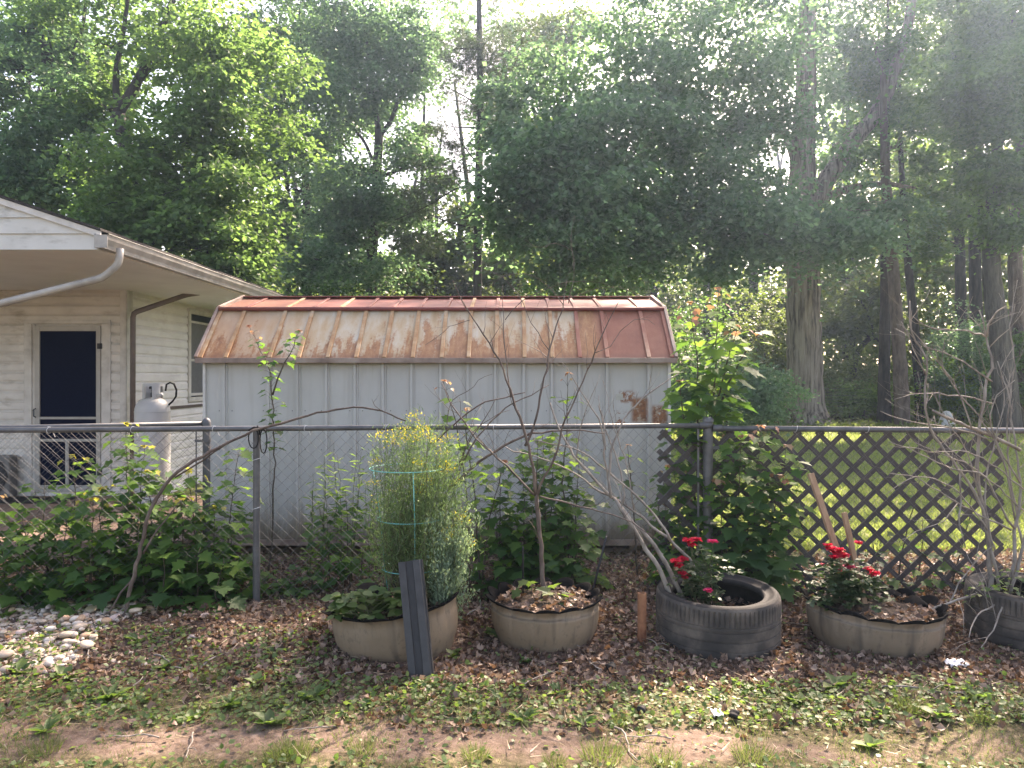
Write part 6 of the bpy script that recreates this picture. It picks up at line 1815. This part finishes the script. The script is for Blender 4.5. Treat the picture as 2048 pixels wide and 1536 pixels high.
# river rocks
kinds = ['smooth whitish river rock in the rock bed at the left', 'cream tan river rock in the rock bed at the left', 'orange brown river rock in the rock bed at the left', 'pinkish river rock in the rock bed at the left', 'greyish river rock in the rock bed at the left']
protos = []
for i in range(10):
    gg = random.Random(60 + i)
    bm = bmesh.new(); bmesh.ops.create_icosphere(bm, subdivisions=3, radius=1)
    ks = [(gg.uniform(-2, 2), gg.uniform(-2, 2), gg.uniform(-2, 2), gg.uniform(0, 6)) for _ in range(5)]
    sx, sy, sz = gg.uniform(.85, 1.35), gg.uniform(.6, .95), gg.uniform(.38, .62)
    for v in bm.verts:
        d = sum(math.sin(a * v.co.x + b * v.co.y + c * v.co.z + p) for a, b, c, p in ks) * .06
        v.co *= 1 + d; v.co = Vector((v.co.x * sx, v.co.y * sy, v.co.z * sz)) * .036
    me = bpy.data.meshes.new('river_rock'); bm.to_mesh(me); bm.free()
    me.materials.append(MATS['rock_%d' % (i % 5)]); me.polygons.foreach_set('use_smooth', [True] * len(me.polygons))
    protos.append(me)
gg = random.Random(77)
placed = []
tries = 0
while len(placed) < 297 and tries < 20000:
    tries += 1
    yy = gg.uniform(4.0, 5.32)
    xx = max(gg.uniform(-.70 * yy - .10, -1.9), gg.uniform(-.70 * yy - .10, -1.9)) if gg.random() < .5 else gg.uniform(-.70 * yy - .10, -1.9)
    if not bool(rockz(np.array(xx), np.array(yy))) and gg.random() > .015: continue
    if yy < 3.9 + .2 * abs(math.sin(xx * 5)): continue
    sc = gg.choice([.4, .45, .5, .55, .6, .65, .7, .8, .9, 1.1])
    near = [p for p in placed if (p[0] - xx) ** 2 + (p[1] - yy) ** 2 < (.030 * (p[2] + sc)) ** 2]
    if near and gg.random() > .22: continue
    placed.append((xx, yy, sc, .026 if near else 0))
for xx, yy, sc, dz in placed:
    i = gg.choice([0, 0, 0, 5, 5, 1, 1, 6, 6, 3, 8, 2, 7, 4])
    o = bpy.data.objects.new('river_rock', protos[i]); COL.objects.link(o)
    o.location = (xx, yy, float(gz(xx, yy)) + .012 * sc + dz); o.scale = (sc, sc, sc)
    o.rotation_euler = (gg.uniform(-.25, .25), gg.uniform(-.25, .25), gg.uniform(0, 6.28))
    tag(o, kinds[i % 5], 'rock', kinds[i % 5].replace('rock in', 'rocks in'))

# pebbles between the rocks
OCT = T_([(0, -.5, 0), (.45, 0, 0), (0, .55, 0), (-.45, 0, 0), (0, 0, .3), (.2, .3, .22), (-.25, -.2, .24)], [(0, 1, 4), (1, 5, 4), (1, 2, 5), (2, 4, 5), (2, 3, 4), (3, 6, 4), (3, 0, 6), (0, 4, 6)])
x, y, gn = scatter(5200, -4.2, -1.8, 3.9, 5.4, 307, lambda x, y, g: rockz(x, y) | (g.uniform(size=x.shape) < .05))
D = gn.normal(size=(len(x), 3)); D[:, 2] *= .1
Nn = gn.normal(size=(len(x), 3)) * .15; Nn[:, 2] += 1
tag(leaves('pebbles', np.stack([x, y, gz(x, y) + gn.uniform(.0, .012, len(x))], 1), D, Nn, gn.uniform(.016, .042, len(x)), OCT, MATS['pebble']), kind='stuff')

# twigs and sticks
tw = []
for i in range(4):
    m = MB(); g2 = random.Random(i + 5)
    P, Rr = rough_poly([(-.14, 0, 0), (-.04, .01 * i, .012), (.05, -.012, .004), (.14, .006, .01)], .0045, .002, g2, wob=.003); m.tube(P, Rr, 6)
    m.tube([P[len(P) // 2], P[len(P) // 2] + Vector((.03, .03, .012)), P[len(P) // 2] + Vector((.06, .045, .006))], [.0025, .002, .001], 4)
    me = m.build('twig', MATS['twig_grey'], smooth=True); tw.append(me)
TS = [(560, 1275, 1.0, 'pale broken stick lying left of the first planter'), (250, 1390, 1.1, 'thin stick in the weeds below the rock bed'), (440, 1320, 1.3, 'curved stick in the litter right of the rock bed'), (330, 1330, 1.2, 'stick among the green weeds beside the rocks'), (265, 1480, .9, 'forked twig on the dirt path at left'),
      (380, 1500, .9, 'twig lying along the dirt path at left'), (1080, 1355, 1.2, 'dark stick in the leaves below the middle planter'), (1250, 1490, 1.0, 'pale twig on the dirt path right of the middle'), (1290, 1480, .8, 'short pale twig on the path near the paper scrap'), (1180, 1330, 1.2, 'stick crossing the leaves right of the middle planter'),
      (1310, 1300, 1.0, 'twig leaning at the lower left of the black tread tyre'), (1600, 1260, .8, 'upright pale twig between tread tyre and stained planter'), (1850, 1390, 1.4, 'pale stick lying in the leaves below the right edge tyre'), (700, 1360, 1.0, 'thin stick below the left beige planter'), (960, 1230, 1.3, 'thin twig arching between left and middle planters'),
      (1140, 1290, .9, 'thin twig on the front of the middle planter'), (180, 1310, 1.2, 'twig lying on the rocks'), (130, 1275, 1.0, 'curved pale twig on the upper rocks'), (620, 1470, .8, 'twig at the path edge below the first planter'), (1540, 1310, .9, 'twig in the leaves at the lower right of the tread tyre')]
for i, (px, py, sc, lab) in enumerate(TS):
    Yg = EYE * F / (py - HY); xg = (px - CX) / F * Yg
    o = tw[i % 4] if i < 4 else tw[i % 4].copy()
    if i >= 4: COL.objects.link(o)
    o.location = (xg, Yg, float(gz(xg, Yg)) + .012); o.rotation_euler = (0, random.uniform(-.1, .1), random.uniform(0, 6.28)); o.scale = (sc, sc, sc)
    tag(o, lab, 'twig', 'fallen twigs')

# ------------------------------------------------------------------ sky, sun, camera
AZ, EL = math.radians(29), math.radians(43)
w = bpy.data.worlds.new('World'); SC.world = w; w.use_nodes = True
nt = w.node_tree
sky = nt.nodes.new('ShaderNodeTexSky'); sky.sky_type = 'NISHITA'; sky.sun_disc = False
sky.sun_elevation = EL; sky.sun_rotation = AZ; sky.air_density = 1.0; sky.dust_density = 3.0; sky.ozone_density = 1.0
bg = nt.nodes['Background']; nt.links.new(sky.outputs[0], bg.inputs[0]); bg.inputs[1].default_value = SKY_STRENGTH
sd = bpy.data.lights.new('sun', 'SUN'); sd.energy = SUN; sd.angle = math.radians(.5); sd.color = (1, .955, .89)
so = bpy.data.objects.new('sun', sd); COL.objects.link(so)
dv = Vector((math.sin(AZ) * math.cos(EL), math.cos(AZ) * math.cos(EL), math.sin(EL)))
so.rotation_euler = (-dv).to_track_quat('-Z', 'Y').to_euler(); so.location = dv * 60

cam = bpy.data.cameras.new('camera'); co = bpy.data.objects.new('camera', cam); COL.objects.link(co)
co.location = (0, 0, EYE); co.rotation_euler = (math.radians(90), 0, 0)
cam.sensor_width = 36; cam.lens = 36 * F / 2048; cam.clip_start = .05; cam.clip_end = 600
cam.shift_y = (HY - 768) / 2048
SC.camera = co
SC.view_settings.view_transform = 'Standard'; SC.view_settings.look = 'None'; SC.view_settings.gamma = 1
SC.view_settings.exposure = EXPOSURE
mb = MB(); mb.box((-150, -60, -2), (150, 230, 36))  # thin bluish volume added to imitate the veil of lens glare
hz_m, hn, hb = nodes('glare_haze_air')
hn.nodes.remove(hb)
pv = hn.nodes.new('ShaderNodeVolumePrincipled')
pv.inputs['Color'].default_value = (.55, .74, 1, 1); pv.inputs['Density'].default_value = GLARE_HAZE; pv.inputs['Anisotropy'].default_value = .7
hn.links.new(pv.outputs[0], hn.nodes['Material Output'].inputs['Volume'])
if GLARE_HAZE: tag(mb.build('glare_haze', hz_m), kind='stuff')
SC.view_settings.use_white_balance = True
SC.view_settings.white_balance_temperature = WB
SC.view_settings.white_balance_tint = TINT
SC.cycles.max_bounces = 8; SC.cycles.diffuse_bounces = 4; SC.cycles.transmission_bounces = 5; SC.cycles.glossy_bounces = 2; SC.cycles.volume_bounces = 0
SC.cycles.use_denoising = True; SC.cycles.use_adaptive_sampling = False
SC.cycles.caustics_reflective = False; SC.cycles.caustics_refractive = False
